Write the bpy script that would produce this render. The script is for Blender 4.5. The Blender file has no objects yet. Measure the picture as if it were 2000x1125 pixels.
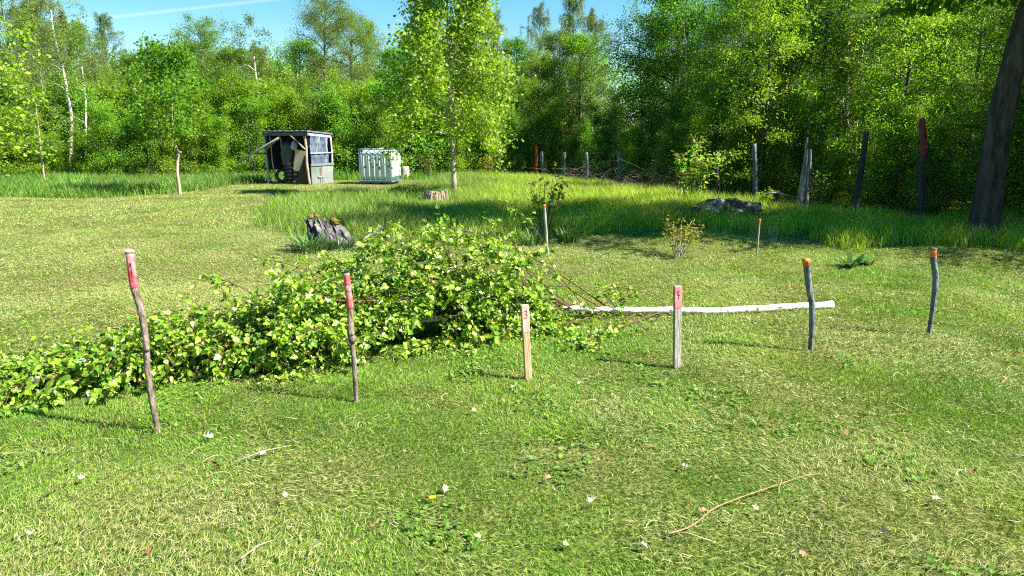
import bpy, math, random
import numpy as np
from mathutils import Vector, Matrix, Euler
R = math.radians
scene = bpy.context.scene
C = scene.collection

# ------------------------------------------------------------------ camera
CAM_H, F, PITCH = 1.6, 1455.0, R(11.55)
cam_d = bpy.data.cameras.new('camera'); cam = bpy.data.objects.new('camera', cam_d); C.objects.link(cam)
cam.location = (0, 0, CAM_H); cam.rotation_euler = (R(90) - PITCH, 0, 0)
cam_d.sensor_width = 36; cam_d.lens = 36 * F / 2000; cam_d.clip_start = .05; cam_d.clip_end = 2000
scene.camera = cam

# ------------------------------------------------------------------ light
SUN_EL, SUN_AZ = R(46), R(109)           # azimuth clockwise from +Y (away from the camera)
sun_dir = Vector((math.cos(SUN_EL) * math.sin(SUN_AZ), math.cos(SUN_EL) * math.cos(SUN_AZ), math.sin(SUN_EL)))
sd = bpy.data.lights.new('sun', 'SUN'); so = bpy.data.objects.new('sun', sd); C.objects.link(so)
sd.energy = 5.0; sd.angle = R(.5); sd.color = (1, .95, .86)
so.rotation_euler = sun_dir.to_track_quat('Z', 'Y').to_euler(); so.location = (20, -5, 20)
w = bpy.data.worlds.new('World'); scene.world = w; w.use_nodes = True
nt = w.node_tree; nt.nodes.clear()
sky = nt.nodes.new('ShaderNodeTexSky'); sky.sky_type = 'NISHITA'; sky.sun_disc = False
sky.sun_elevation = SUN_EL; sky.sun_rotation = SUN_AZ
sky.air_density = 1.0; sky.dust_density = .3; sky.ozone_density = 1.4
hs = nt.nodes.new('ShaderNodeHueSaturation'); hs.inputs['Saturation'].default_value = 1.5
hs.inputs['Hue'].default_value = .485; hs.inputs['Value'].default_value = 1.0
bg = nt.nodes.new('ShaderNodeBackground'); bg.inputs[1].default_value = .055
wo = nt.nodes.new('ShaderNodeOutputWorld')
# thin contrail: a great-circle band of the sky
SKY_LINK = (sky, hs, bg, wo)
scene.view_settings.view_transform = 'Standard'; scene.view_settings.look = 'None'
scene.view_settings.exposure = 1.75; scene.view_settings.gamma = 1
cy = scene.cycles
cy.use_denoising = False; cy.pixel_filter_type = 'BLACKMAN_HARRIS'; cy.filter_width = 1.15; cy.max_bounces = 7; cy.diffuse_bounces = 4; cy.glossy_bounces = 2; cy.transmission_bounces = 5
cy.transparent_max_bounces = 6; cy.caustics_reflective = False; cy.caustics_refractive = False

# ------------------------------------------------------------------ noise, ground, picking
def lattice(seed):
    return np.random.default_rng(seed).random((64, 64))
_L = {}
def vnoise(x, y, s, seed=0):
    L = _L.setdefault(seed, lattice(seed))
    x = np.asarray(x, float) / s + 13.7 * seed; y = np.asarray(y, float) / s + 7.1 * seed
    xi = np.floor(x).astype(int); yi = np.floor(y).astype(int); fx = x - xi; fy = y - yi
    fx = fx * fx * (3 - 2 * fx); fy = fy * fy * (3 - 2 * fy)
    a = L[xi % 64, yi % 64]; b = L[(xi + 1) % 64, yi % 64]; c = L[xi % 64, (yi + 1) % 64]; d = L[(xi + 1) % 64, (yi + 1) % 64]
    return (a * (1 - fx) + b * fx) * (1 - fy) + (c * (1 - fx) + d * fx) * fy
def fbm(x, y, s, seed=0):
    return (vnoise(x, y, s, seed) + .5 * vnoise(x, y, s / 2.1, seed + 1) + .25 * vnoise(x, y, s / 4.3, seed + 2)) / 1.75
def _ray(px, py):
    X = (px - 1000) / F; Y = (562.5 - py) / F
    return (X, math.cos(PITCH) + math.sin(PITCH) * Y, -math.sin(PITCH) + math.cos(PITCH) * Y)
def _flat(px, py, z=0.):
    d = _ray(px, py); t = (z - CAM_H) / d[2]
    return Vector((d[0] * t, d[1] * t, z))
_m1 = _flat(1385, 478); _m2 = _flat(1880, 500)
def hgt(x, y):
    x = np.asarray(x, float); y = np.asarray(y, float)
    h = (vnoise(x, y, 2.6, 31) - .5) * .05 + (vnoise(x, y, .7, 32) - .5) * .018
    h = h + .15 * np.exp(-(((x - _m1.x) / .75) ** 2 + ((y - _m1.y) / .55) ** 2))
    h = h + .10 * np.exp(-(((x - _m2.x) / .9) ** 2 + ((y - _m2.y) / .6) ** 2))
    return h
def gz(x, y): return float(hgt(x, y))
def at(px, py, dz=0.):
    p = _flat(px, py)
    for _ in range(6):
        p = _flat(px, py, gz(p.x, p.y))
    p.z += dz
    return p
def pt(px, py, y):
    d = _ray(px, py); t = y / d[1]
    return Vector((d[0] * t, y, CAM_H + d[2] * t))

# ------------------------------------------------------------------ materials
MATS = {}
def new_mat(name):
    m = bpy.data.materials.new(name); m.use_nodes = True; n = m.node_tree.nodes; n.clear()
    return m, n, m.node_tree.links
def noise_mat(name, c1, c2, scale=8, rough=.8, bump=.3, detail=6, stretch=(1, 1, 1), c3=None, spec=.3, pos=(.35, .65), bump_scale=None, metallic=0, coords='Object'):
    if name in MATS: return MATS[name]
    m, n, l = new_mat(name)
    out = n.new('ShaderNodeOutputMaterial'); p = n.new('ShaderNodeBsdfPrincipled'); l.new(p.outputs[0], out.inputs[0])
    tc = n.new('ShaderNodeTexCoord'); mp = n.new('ShaderNodeMapping'); mp.inputs['Scale'].default_value = stretch
    l.new(tc.outputs[coords], mp.inputs[0])
    no = n.new('ShaderNodeTexNoise'); no.inputs['Scale'].default_value = scale; no.inputs['Detail'].default_value = detail
    no.inputs['Roughness'].default_value = .65; l.new(mp.outputs[0], no.inputs[0])
    cr = n.new('ShaderNodeValToRGB'); l.new(no.outputs[0], cr.inputs[0])
    e = cr.color_ramp.elements; e[0].position = pos[0]; e[1].position = pos[1]
    e[0].color = (*c1, 1); e[1].color = (*c2, 1)
    if c3: k = e.new((pos[0] + pos[1]) / 2); k.color = (*c3, 1)
    l.new(cr.outputs[0], p.inputs['Base Color'])
    p.inputs['Roughness'].default_value = rough; p.inputs['Specular IOR Level'].default_value = spec
    p.inputs['Metallic'].default_value = metallic
    if bump:
        n2 = n.new('ShaderNodeTexNoise'); n2.inputs['Scale'].default_value = bump_scale or scale * 2; n2.inputs['Detail'].default_value = 5
        l.new(mp.outputs[0], n2.inputs[0])
        b = n.new('ShaderNodeBump'); b.inputs['Strength'].default_value = bump; b.inputs['Distance'].default_value = .02
        l.new(n2.outputs[0], b.inputs['Height']); l.new(b.outputs[0], p.inputs['Normal'])
    MATS[name] = m; return m
def leaf_mat(name, rough=.45, trans=.35, spec=.4, tint=(1.25, 1.15, .55), vary=.0):
    """reads the leaf's own colour from the attribute Col"""
    if name in MATS: return MATS[name]
    m, n, l = new_mat(name)
    out = n.new('ShaderNodeOutputMaterial'); p = n.new('ShaderNodeBsdfPrincipled'); t = n.new('ShaderNodeBsdfTranslucent')
    mix = n.new('ShaderNodeMixShader'); mix.inputs[0].default_value = trans
    a = n.new('ShaderNodeAttribute'); a.attribute_name = 'Col'
    src = a.outputs['Color']
    if vary:
        oi = n.new('ShaderNodeObjectInfo'); h = n.new('ShaderNodeHueSaturation')
        r1 = n.new('ShaderNodeMapRange'); r1.inputs['To Min'].default_value = .5 - .012 * vary; r1.inputs['To Max'].default_value = .5 + .018 * vary
        r2 = n.new('ShaderNodeMapRange'); r2.inputs['To Min'].default_value = 1 - .28 * vary; r2.inputs['To Max'].default_value = 1 + .2 * vary
        ml = n.new('ShaderNodeMath'); ml.operation = 'MULTIPLY'; ml.inputs[1].default_value = 7.31
        fr = n.new('ShaderNodeMath'); fr.operation = 'FRACT'
        l.new(oi.outputs['Random'], r1.inputs['Value']); l.new(oi.outputs['Random'], ml.inputs[0]); l.new(ml.outputs[0], fr.inputs[0])
        l.new(fr.outputs[0], r2.inputs['Value'])
        l.new(r1.outputs[0], h.inputs['Hue']); l.new(r2.outputs[0], h.inputs['Value']); l.new(src, h.inputs['Color']); src = h.outputs[0]
    mu = n.new('ShaderNodeMix'); mu.data_type = 'RGBA'; mu.blend_type = 'MULTIPLY'; mu.inputs[0].default_value = 1
    l.new(src, mu.inputs[6]); mu.inputs[7].default_value = (*tint, 1)
    l.new(src, p.inputs['Base Color']); l.new(mu.outputs[2], t.inputs[0])
    p.inputs['Roughness'].default_value = rough; p.inputs['Specular IOR Level'].default_value = spec
    l.new(p.outputs[0], mix.inputs[1]); l.new(t.outputs[0], mix.inputs[2]); l.new(mix.outputs[0], out.inputs[0])
    MATS[name] = m; return m
def plain(name, c, rough=.6, spec=.4, metallic=0, var=.12, scale=14, trans=0):
    c1 = tuple(v * (1 - var * 2) for v in c); c2 = tuple(min(1, v * (1 + var)) for v in c)
    return noise_mat(name, c1, c2, scale, rough, .12, spec=spec, metallic=metallic)

LEAF = leaf_mat('leaf', .5, .5, .25, vary=1, tint=(1.22, 1.3, .58))
LEAF_NEAR = leaf_mat('birch_leaf', .33, .34, .55)
BLADE = leaf_mat('grass_blade', .5, .3, .3, tint=(1.2, 1.15, .6))
DRY = leaf_mat('dry_leaf', .7, .15, .2, tint=(1, .9, .7))
BARK = noise_mat('bark_grey_brown', (.05, .04, .028), (.17, .145, .11), 9, .9, .8, stretch=(1, 1, .25))
BARK_DARK = noise_mat('bark_dark', (.014, .012, .010), (.085, .075, .062), 11, .95, 1, stretch=(1, 1, .22))
BARK_BIRCH = noise_mat('bark_dull_birch', (.10, .09, .07), (.34, .32, .28), 12, .85, .4, stretch=(1, 1, .6))
BARK_PALE = noise_mat('bark_pale_brown', (.20, .16, .10), (.46, .40, .29), 10, .85, .4, stretch=(1, 1, .35))
TWIG = noise_mat('twig_red_brown', (.06, .03, .018), (.16, .085, .05), 20, .6, .2)
WEATHER = noise_mat('weathered_wood', (.010, .009, .009), (.24, .225, .21), 13, .9, 1, stretch=(1, 1, .3), c3=(.10, .095, .09))
POSTGREY = noise_mat('grey_post_wood', (.045, .055, .07), (.17, .19, .22), 8, .85, .6, stretch=(2, 2, .2))
DARKPOST = noise_mat('dark_post_wood', (.018, .018, .018), (.075, .075, .075), 8, .9, .6, stretch=(2, 2, .2))

def birch_mat(name, band=(0, 0, 1), density=1.):
    m, n, l = new_mat(name)
    out = n.new('ShaderNodeOutputMaterial'); p = n.new('ShaderNodeBsdfPrincipled'); l.new(p.outputs[0], out.inputs[0])
    tc = n.new('ShaderNodeTexCoord'); mp = n.new('ShaderNodeMapping'); mp.inputs['Scale'].default_value = band
    l.new(tc.outputs['Object'], mp.inputs[0])
    no = n.new('ShaderNodeTexNoise'); no.inputs['Scale'].default_value = 5; no.inputs['Detail'].default_value = 4; l.new(mp.outputs[0], no.inputs[0])
    cr = n.new('ShaderNodeValToRGB'); l.new(no.outputs[0], cr.inputs[0]); e = cr.color_ramp.elements
    e[0].position = .34; e[0].color = (.05, .04, .03, 1); e[1].position = .42; e[1].color = (.58, .52, .42, 1)
    k = e.new(.72); k.color = (.74, .68, .56, 1)
    l.new(cr.outputs[0], p.inputs['Base Color']); p.inputs['Roughness'].default_value = .65
    b = n.new('ShaderNodeBump'); b.inputs['Strength'].default_value = .4; b.inputs['Distance'].default_value = .01
    l.new(no.outputs[0], b.inputs['Height']); l.new(b.outputs[0], p.inputs['Normal'])
    return m
BIRCH = birch_mat('birch_bark', (1.2, 1.2, 6)); BIRCH_LYING = birch_mat('birch_bark_lying', (5, 6, 6))

# ------------------------------------------------------------------ mesh building
def np_mesh(name, V, faces, col=None, smooth=False):
    """faces: list of int arrays (n,k)"""
    me = bpy.data.meshes.new(name)
    V = np.asarray(V, np.float32); me.vertices.add(len(V)); me.vertices.foreach_set('co', V.ravel())
    idx = np.concatenate([f.ravel() for f in faces]).astype(np.int32)
    tot = np.concatenate([np.full(len(f), f.shape[1], np.int32) for f in faces])
    st = np.concatenate([[0], np.cumsum(tot)[:-1]]).astype(np.int32)
    me.loops.add(len(idx)); me.loops.foreach_set('vertex_index', idx)
    me.polygons.add(len(tot)); me.polygons.foreach_set('loop_start', st); me.polygons.foreach_set('loop_total', tot)
    me.polygons.foreach_set('use_smooth', np.full(len(tot), smooth))
    if col is not None:
        a = me.attributes.new('Col', 'FLOAT_COLOR', 'POINT')
        c = np.ones((len(V), 4), np.float32); c[:, :3] = col; a.data.foreach_set('color', c.ravel())
    me.update(calc_edges=True)
    return me
def link(name, me, mat=None, parent=None, loc=None, rot=None):
    o = bpy.data.objects.new(name, me); C.objects.link(o)
    if mat and me is not None and not me.materials: me.materials.append(mat)
    if parent: o.parent = parent
    if loc is not None: o.location = loc
    if rot is not None: o.rotation_euler = rot
    return o
def tag(o, label=None, cat=None, group=None, kind=None):
    if label: o['label'] = label
    if cat: o['category'] = cat
    if group: o['group'] = group
    if kind: o['kind'] = kind
    return o
def empty(name, loc, rz=0, **k):
    o = bpy.data.objects.new(name, None); C.objects.link(o); o.location = loc; o.rotation_euler = (0, 0, rz)
    o.empty_display_size = .1
    return tag(o, **k)
class MB:
    def __init__(s): s.v = []; s.f = []
    def add(s, V, Fs):
        b = len(s.v); s.v += [tuple(q) for q in V]; s.f += [tuple(i + b for i in f) for f in Fs]; return s
    def box(s, c, size, rot=(0, 0, 0), bev=0.0):
        m = Euler(rot).to_matrix(); hx, hy, hz = [q / 2 for q in size]; V = []
        if bev <= 0:
            for x, y, z in ((-1,-1,-1),(1,-1,-1),(1,1,-1),(-1,1,-1),(-1,-1,1),(1,-1,1),(1,1,1),(-1,1,1)):
                V.append(Vector(c) + m @ Vector((x * hx, y * hy, z * hz)))
            return s.add(V, [(3,2,1,0),(4,5,6,7),(0,1,5,4),(1,2,6,5),(2,3,7,6),(3,0,4,7)])
        rings = []
        for z, ins in ((-hz, bev), (-hz + bev, 0), (hz - bev, 0), (hz, bev)):
            a, b2 = hx - ins, hy - ins
            for x, y in ((-a + bev, -b2), (a - bev, -b2), (a, -b2 + bev), (a, b2 - bev), (a - bev, b2), (-a + bev, b2), (-a, b2 - bev), (-a, -b2 + bev)):
                V.append(Vector(c) + m @ Vector((x, y, z)))
        Fs = [tuple(range(7, -1, -1)), tuple(range(24, 32))]
        for r_ in range(3):
            for i in range(8): j = (i + 1) % 8; Fs.append((r_*8+i, r_*8+j, r_*8+8+j, r_*8+8+i))
        return s.add(V, Fs)
    def tube(s, P, rad, n=6, cap=True, wob=0, rng=None, flat=1.0):
        P = [Vector(p) for p in P]
        if not hasattr(rad, '__len__'): rad = [rad] * len(P)
        V = []; up = Vector((0, 0, 1)); prev = None
        for i, p in enumerate(P):
            t = (P[min(i + 1, len(P) - 1)] - P[max(i - 1, 0)])
            if t.length < 1e-9: t = Vector((0, 0, 1))
            t.normalize()
            if prev is None:
                a = t.cross(Vector((0, 1, 0)) if abs(t.y) < .9 else Vector((1, 0, 0))).normalized()
            else:
                a = (prev - t * prev.dot(t)).normalized()
            prev = a; b = t.cross(a)
            for k in range(n):
                th = 2 * math.pi * k / n; r = rad[i]
                if wob: r *= 1 + wob * (rng.random() - .5) * 2
                V.append(p + a * (math.cos(th) * r) + b * (math.sin(th) * r * flat))
        Fs = []
        for i in range(len(P) - 1):
            for k in range(n):
                j = (k + 1) % n; Fs.append((i*n+k, i*n+j, (i+1)*n+j, (i+1)*n+k))
        if cap: Fs += [tuple(range(n - 1, -1, -1)), tuple(range((len(P)-1)*n, len(P)*n))]
        return s.add(V, Fs)
    def mesh(s, name, smooth=False):
        me = bpy.data.meshes.new(name); me.from_pydata(s.v, [], s.f); me.update()
        if smooth: me.polygons.foreach_set('use_smooth', [True] * len(me.polygons))
        return me
    def obj(s, name, mat, parent=None, smooth=False, loc=None):
        return link(name, s.mesh(name, smooth), mat, parent, loc)
def spline(P, k=6):
    """Catmull-Rom"""
    P = [Vector(p) for p in P]; out = []
    for i in range(len(P) - 1):
        a = P[max(i-1, 0)]; b = P[i]; c = P[i+1]; d = P[min(i+2, len(P)-1)]
        for j in range(k):
            t = j / k
            out.append(.5 * ((2*b) + (c-a)*t + (2*a-5*b+4*c-d)*t*t + (3*b-a-3*c+d)*t**3))
    out.append(P[-1]); return out

# leaves: template in (u along, v across, w lift) unit leaf
T_DIAMOND = (np.array([(0,0,0),(.42,.36,.07),(1,0,0),(.42,-.36,.07)]), [(0,1,2,3)])
T_BIRCH = (np.array([(0,0,0),(.12,.30,.05),(.36,.42,.09),(.70,.20,.04),(1,0,-.04),(.70,-.20,.04),(.36,-.42,.09),(.12,-.30,.05),(.4,0,-.03)]),
           [(0,8,2,1),(8,4,3,2),(0,7,6,8),(8,6,5,4)])
T_LOBED = (np.array([(0,0,0),(.2,.4,.06),(.45,.22,.0),(.62,.5,.08),(.72,.16,0),(1,0,-.05),(.72,-.16,0),(.62,-.5,.08),(.45,-.22,0),(.2,-.4,.06)]),
           [(0,1,2),(2,3,4),(0,2,8),(2,4,6,8),(4,5,6),(6,7,8),(8,9,0)])
T_LONG = (np.array([(0,0,0),(.3,.17,.04),(.7,.15,-.03),(1,0,-.16),(.7,-.15,-.03),(.3,-.17,.04)]), [(0,1,5),(1,2,4,5),(2,3,4)])
def leaf_arrays(pos, d, nrm, size, tmpl, rng, pal, pal_w=None, jitter=.15):
    pos = np.asarray(pos, float); N = len(pos)
    d = d / (np.linalg.norm(d, axis=1, keepdims=True) + 1e-9)
    n = nrm - d * np.sum(nrm * d, axis=1, keepdims=True); n /= (np.linalg.norm(n, axis=1, keepdims=True) + 1e-9)
    s = np.cross(n, d); T, Fs = tmpl; K = len(T); size = np.broadcast_to(size, (N,))[:, None, None]
    V = pos[:, None, :] + size * (T[None, :, 0:1] * d[:, None, :] + T[None, :, 1:2] * s[:, None, :] + T[None, :, 2:3] * n[:, None, :])
    off = np.arange(N)[:, None] * K
    faces = {}
    for f in Fs: faces.setdefault(len(f), []).append(off + np.array(f)[None, :])
    faces = [np.concatenate(v) for v in faces.values()]
    pal = np.array(pal); ci = rng.choice(len(pal), N, p=pal_w)
    c = pal[ci] * (1 + (rng.random((N, 1)) - .5) * 2 * jitter)
    return V.reshape(-1, 3), faces, np.repeat(c, K, axis=0)
def leaf_mesh(name, *a, **k):
    V, Fs, c = leaf_arrays(*a, **k); return np_mesh(name, V, Fs, c)

# ------------------------------------------------------------------ ground sheet
rng = np.random.default_rng(5)
def in_poly(x, y, P):
    ins = np.zeros(len(x), bool); n = len(P)
    for i in range(n):
        x1, y1 = P[i]; x2, y2 = P[(i+1) % n]
        c = ((y1 > y) != (y2 > y)) & (x < (x2 - x1) * (y - y1) / (y2 - y1 + 1e-12) + x1); ins ^= c
    return ins
def world_poly(pp): return [tuple(_flat(a, b).xy) for a, b in pp]
MEADOW = world_poly([(500,446),(560,462),(640,470),(760,468),(900,478),(1050,478),(1150,462),(1230,452),(1300,440),(1420,450),(1560,468),(1700,488),(1860,500),
    (2150,505),(2250,440),(1800,432),(1640,418),(1450,398),(1250,372),(1050,352),(900,345),(840,352),(830,368),(700,384),(560,392),(510,410)])
EDGE_L = world_poly([(-260,388),(120,386),(250,384),(330,378),(430,366),(470,360),(520,357),(510,347),(-260,340)])
def axis_pts(a, b, n, p=1.0):
    t = np.linspace(0, 1, n); return a + (b - a) * t ** p
gx = np.concatenate([-np.geomspace(400, 16, 14)[:-1], np.linspace(-16, 16, 161), np.geomspace(16, 400, 14)[1:]])
gy = np.concatenate([[-60, -20, -6], np.linspace(0, 32, 200), np.geomspace(32, 600, 14)[1:]])
GX, GY = np.meshgrid(gx, gy, indexing='ij'); GZ = hgt(GX, GY)
nx, ny = GX.shape; ii = np.arange(nx * ny).reshape(nx, ny)
gf = np.stack([ii[:-1, :-1], ii[1:, :-1], ii[1:, 1:], ii[:-1, 1:]], -1).reshape(-1, 4)
def ground_mat():
    m, n, l = new_mat('turf_soil')
    out = n.new('ShaderNodeOutputMaterial'); p = n.new('ShaderNodeBsdfPrincipled'); l.new(p.outputs[0], out.inputs[0])
    tc = n.new('ShaderNodeTexCoord')
    a = n.new('ShaderNodeTexNoise'); a.inputs['Scale'].default_value = 45; a.inputs['Detail'].default_value = 8; l.new(tc.outputs['Object'], a.inputs[0])
    b = n.new('ShaderNodeTexNoise'); b.inputs['Scale'].default_value = .8; b.inputs['Detail'].default_value = 4; l.new(tc.outputs['Object'], b.inputs[0])
    r1 = n.new('ShaderNodeValToRGB'); l.new(a.outputs[0], r1.inputs[0]); e = r1.color_ramp.elements
    e[0].position = .35; e[0].color = (.03, .045, .012, 1); e[1].position = .68; e[1].color = (.20, .21, .07, 1)
    r2 = n.new('ShaderNodeValToRGB'); l.new(b.outputs[0], r2.inputs[0]); e = r2.color_ramp.elements
    e[0].position = .4; e[0].color = (.7, .9, .5, 1); e[1].position = .62; e[1].color = (1.1, 1.0, .9, 1)
    mu = n.new('ShaderNodeMix'); mu.data_type = 'RGBA'; mu.blend_type = 'MULTIPLY'; mu.inputs[0].default_value = 1
    l.new(r1.outputs[0], mu.inputs[6]); l.new(r2.outputs[0], mu.inputs[7]); l.new(mu.outputs[2], p.inputs['Base Color'])
    p.inputs['Roughness'].default_value = .95; p.inputs['Specular IOR Level'].default_value = .1
    bu = n.new('ShaderNodeBump'); bu.inputs['Strength'].default_value = .8; bu.inputs['Distance'].default_value = .03
    l.new(a.outputs[0], bu.inputs['Height']); l.new(bu.outputs[0], p.inputs['Normal'])
    return m
g = link('ground', np_mesh('ground', np.stack([GX, GY, GZ], -1).reshape(-1, 3), [gf], smooth=True), ground_mat()); tag(g, kind='structure')

# ------------------------------------------------------------------ grass
def blades(name, x, y, h, wd, col, lean, flat, two=True, z0=None):
    """x,y roots; h blade lengths; wd widths; lean 0 upright..1 lying; flat: direction angle"""
    N = len(x); z = hgt(x, y) if z0 is None else z0
    root = np.stack([x, y, z - .004], -1)
    ld = np.stack([np.cos(flat), np.sin(flat), np.zeros(N)], -1)
    th = rng.random(N) * 2 * np.pi; s = np.stack([np.cos(th), np.sin(th), rng.normal(0, .15, N)], -1)
    a1 = lean * 1.1; a2 = np.minimum(lean * 1.1 + .25 + .45 * rng.random(N), 1.62)
    d1 = ld * np.sin(a1)[:, None]; d1[:, 2] = np.cos(a1); d2 = ld * np.sin(a2)[:, None]; d2[:, 2] = np.cos(a2)
    hw = (wd / 2)[:, None]; H = h[:, None]
    if two:
        m = root + d1 * H * .55; t = m + d2 * H * .5; t[:, 2] = np.maximum(t[:, 2], z + .004)
        V = np.stack([root - s * hw, root + s * hw, m + s * hw * .8, m - s * hw * .8, t], 1).reshape(-1, 3); K = 5
        o = np.arange(N)[:, None] * 5
        Fs = [o + np.array([[0, 1, 2, 3]]), o + np.array([[3, 2, 4]])]
    else:
        t = root + (d1 * .55 + d2 * .5) * H
        V = np.stack([root - s * hw, root + s * hw, t], 1).reshape(-1, 3); K = 3
        Fs = [np.arange(N)[:, None] * 3 + np.array([[0, 1, 2]])]
    me = np_mesh(name, V, Fs, np.repeat(col, K, axis=0))
    return me
def scatter(ymin, ymax, dens, xl=None, xr=None):
    k = (1000 / F) * 1.06 + .02
    xl = -(ymax * k + 1.8); xr = ymax * k + 1.8
    n = int((xr - xl) * (ymax - ymin) * dens)
    x = xl + rng.random(n) * (xr - xl); y = ymin + rng.random(n) * (ymax - ymin)
    keep = np.abs(x) < y * k + 1.8
    return x[keep], y[keep]
GREEN = np.array([(.115,.25,.018),(.16,.31,.022),(.075,.19,.015),(.23,.36,.035),(.13,.25,.045)])
STRAW = np.array([(.36,.38,.12),(.45,.44,.18),(.27,.33,.07),(.50,.48,.24),(.33,.29,.10)])
def straw_amount(x, y):
    s = fbm(x, y, 1.5, 3) * .75 + vnoise(x, y, .35, 9) * .35
    s = (s - .47) * 2.3 + .17
    left = 1 / (1 + np.exp(-(-x - 1.2 - .0 * y) * 1.1)) * 1 / (1 + np.exp(-(y - 6.0) * 1.3))      # raked swathes on the left
    band = .5 + .5 * np.sin((x * .42 + y * 1.0) * 2.4 + 3 * vnoise(x, y, 2.5, 14))
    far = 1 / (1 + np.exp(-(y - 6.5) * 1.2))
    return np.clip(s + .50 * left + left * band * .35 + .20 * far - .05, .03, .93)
def lawn(ymin, ymax, dens, wmul, two, hm=1.0):
    x, y = scatter(ymin, ymax, dens)
    ok = (~in_poly(x, y, MEADOW) | (rng.random(len(x)) < .45)) & ~in_poly(x, y, EDGE_L)
    # clumpy: drop blades where the turf thins
    ok &= rng.random(len(x)) < .35 + .9 * vnoise(x, y, .11, 21)
    x, y = x[ok], y[ok]; N = len(x)
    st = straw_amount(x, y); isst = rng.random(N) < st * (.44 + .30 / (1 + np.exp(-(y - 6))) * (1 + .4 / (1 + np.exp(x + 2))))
    col = GREEN[rng.integers(0, len(GREEN), N)] * (.55 + .85 * fbm(x, y, .32, 17))[:, None] * (1 + .18 * rng.normal(size=N))[:, None].clip(.5, 1.6)
    col = col * (1 + np.array([[.35, .08, 0]]) * (fbm(x, y, 1.1, 40) - .4)[:, None] * 2.0)
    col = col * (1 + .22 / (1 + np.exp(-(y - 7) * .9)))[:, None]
    cs = STRAW[rng.integers(0, len(STRAW), N)] * (.75 + .4 * rng.random(N))[:, None]
    col[isst] = cs[isst]
    tall = fbm(x, y, .45, 23)
    h = (.012 + .034 * tall + .010 * rng.random(N)) * hm
    lean = .25 + .5 * rng.random(N)
    lying = isst & (rng.random(N) < .75)
    h[lying] = .018 + .034 * rng.random(lying.sum()) ; lean[lying] = 1.05 + .3 * rng.random(lying.sum())
    ang = rng.random(N) * 2 * np.pi
    dirn = 3.6 * vnoise(x, y, .8, 27) * 2
    comb = rng.random(N) < .5; ang[comb] = dirn[comb] + rng.normal(0, .5, comb.sum())
    wd = (.0026 + .0022 * rng.random(N)) * wmul
    z = hgt(x, y); z[lying] += .012 + .022 * rng.random(lying.sum())
    return blades('lawn', x, y, h, wd, col, lean, ang, two, z)
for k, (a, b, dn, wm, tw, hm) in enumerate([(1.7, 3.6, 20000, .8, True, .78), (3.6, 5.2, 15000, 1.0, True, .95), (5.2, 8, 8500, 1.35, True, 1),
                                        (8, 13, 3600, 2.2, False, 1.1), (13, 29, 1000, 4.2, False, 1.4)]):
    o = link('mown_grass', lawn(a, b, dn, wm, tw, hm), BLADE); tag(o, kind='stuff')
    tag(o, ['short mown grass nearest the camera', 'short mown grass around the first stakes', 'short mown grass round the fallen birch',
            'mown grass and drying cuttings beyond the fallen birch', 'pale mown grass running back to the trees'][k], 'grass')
# long loose cuttings lying on the lawn
x, y = scatter(2.3, 11, 34); N = len(x)
ok = (rng.random(N) < .25 + straw_amount(x, y)) & ~in_poly(x, y, MEADOW); x, y = x[ok], y[ok]; N = len(x)
mb_v = []; cur = rng.normal(0, .7, N); L = .03 + .10 * rng.random(N) ** 3; a0 = rng.random(N) * 6.28
for i in range(6):
    t = i / 5; aa = a0 + cur * t
    xx = x + L * t * np.cos(aa); yy = y + L * t * np.sin(aa); zz = hgt(xx, yy) + .028 + .012 * np.sin(t * 3.14 + cur)
    nx_ = -np.sin(aa) * .0010 * (1 + y / 5); ny_ = np.cos(aa) * .0010 * (1 + y / 5)
    mb_v += [np.stack([xx - nx_, yy - ny_, zz], -1), np.stack([xx + nx_, yy + ny_, zz + .001], -1)]
V = np.stack(mb_v, 1).reshape(-1, 3); o_ = np.arange(N)[:, None] * 12
Fs = [np.concatenate([o_ + np.array([[2*i, 2*i+1, 2*i+3, 2*i+2]]) for i in range(5)])]
col = STRAW[rng.integers(0, 5, N)] * (.8 + .5 * rng.random(N))[:, None]
o = link('grass_cuttings', np_mesh('grass_cuttings', V, Fs, np.repeat(col, 12, axis=0)), BLADE)
tag(o, 'pale dry grass cuttings strewn over the lawn', 'cuttings', kind='stuff')

CLEAR = [tuple(_flat(a, b).xy) + (r_,) for a, b, r_ in ((1385, 430, .5), (1430, 432, .5), (1475, 430, .5), (1335, 428, .35), (1515, 420, .3), (853, 412, 1.0), (853, 400, .8), (800, 388, .8), (1400, 440, .5), (1460, 440, .5), (640, 485, .8), (720, 478, .5), (1066, 470, .3))]
x, y = scatter(2.3, 7.5, 900); N = len(x)
ok = (fbm(x, y, .55, 88) > .665) & ~in_poly(x, y, MEADOW); x, y = x[ok], y[ok]; N = len(x)
dd_ = rng.normal(0, 1, (N, 3)); dd_[:, 2] = .1; nn_ = rng.normal(0, .35, (N, 3)); nn_[:, 2] += 1
pos_ = np.stack([x, y, hgt(x, y) + .012 + .022 * rng.random(N)], -1)
o = link('clover', leaf_mesh('clover', pos_, dd_, nn_, .014 + .012 * rng.random(N), (np.array([(0,0,0),(.3,.45,.06),(.85,.42,0),(1,0,-.05),(.85,-.42,0),(.3,-.45,.06)]), [(0,1,2,3),(0,3,4,5)]), rng, [(.12,.25,.03),(.15,.29,.035),(.09,.20,.025)], jitter=.25), BLADE)
tag(o, 'patches of small round clover leaves low in the mown lawn', 'clover', kind='stuff')
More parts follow.
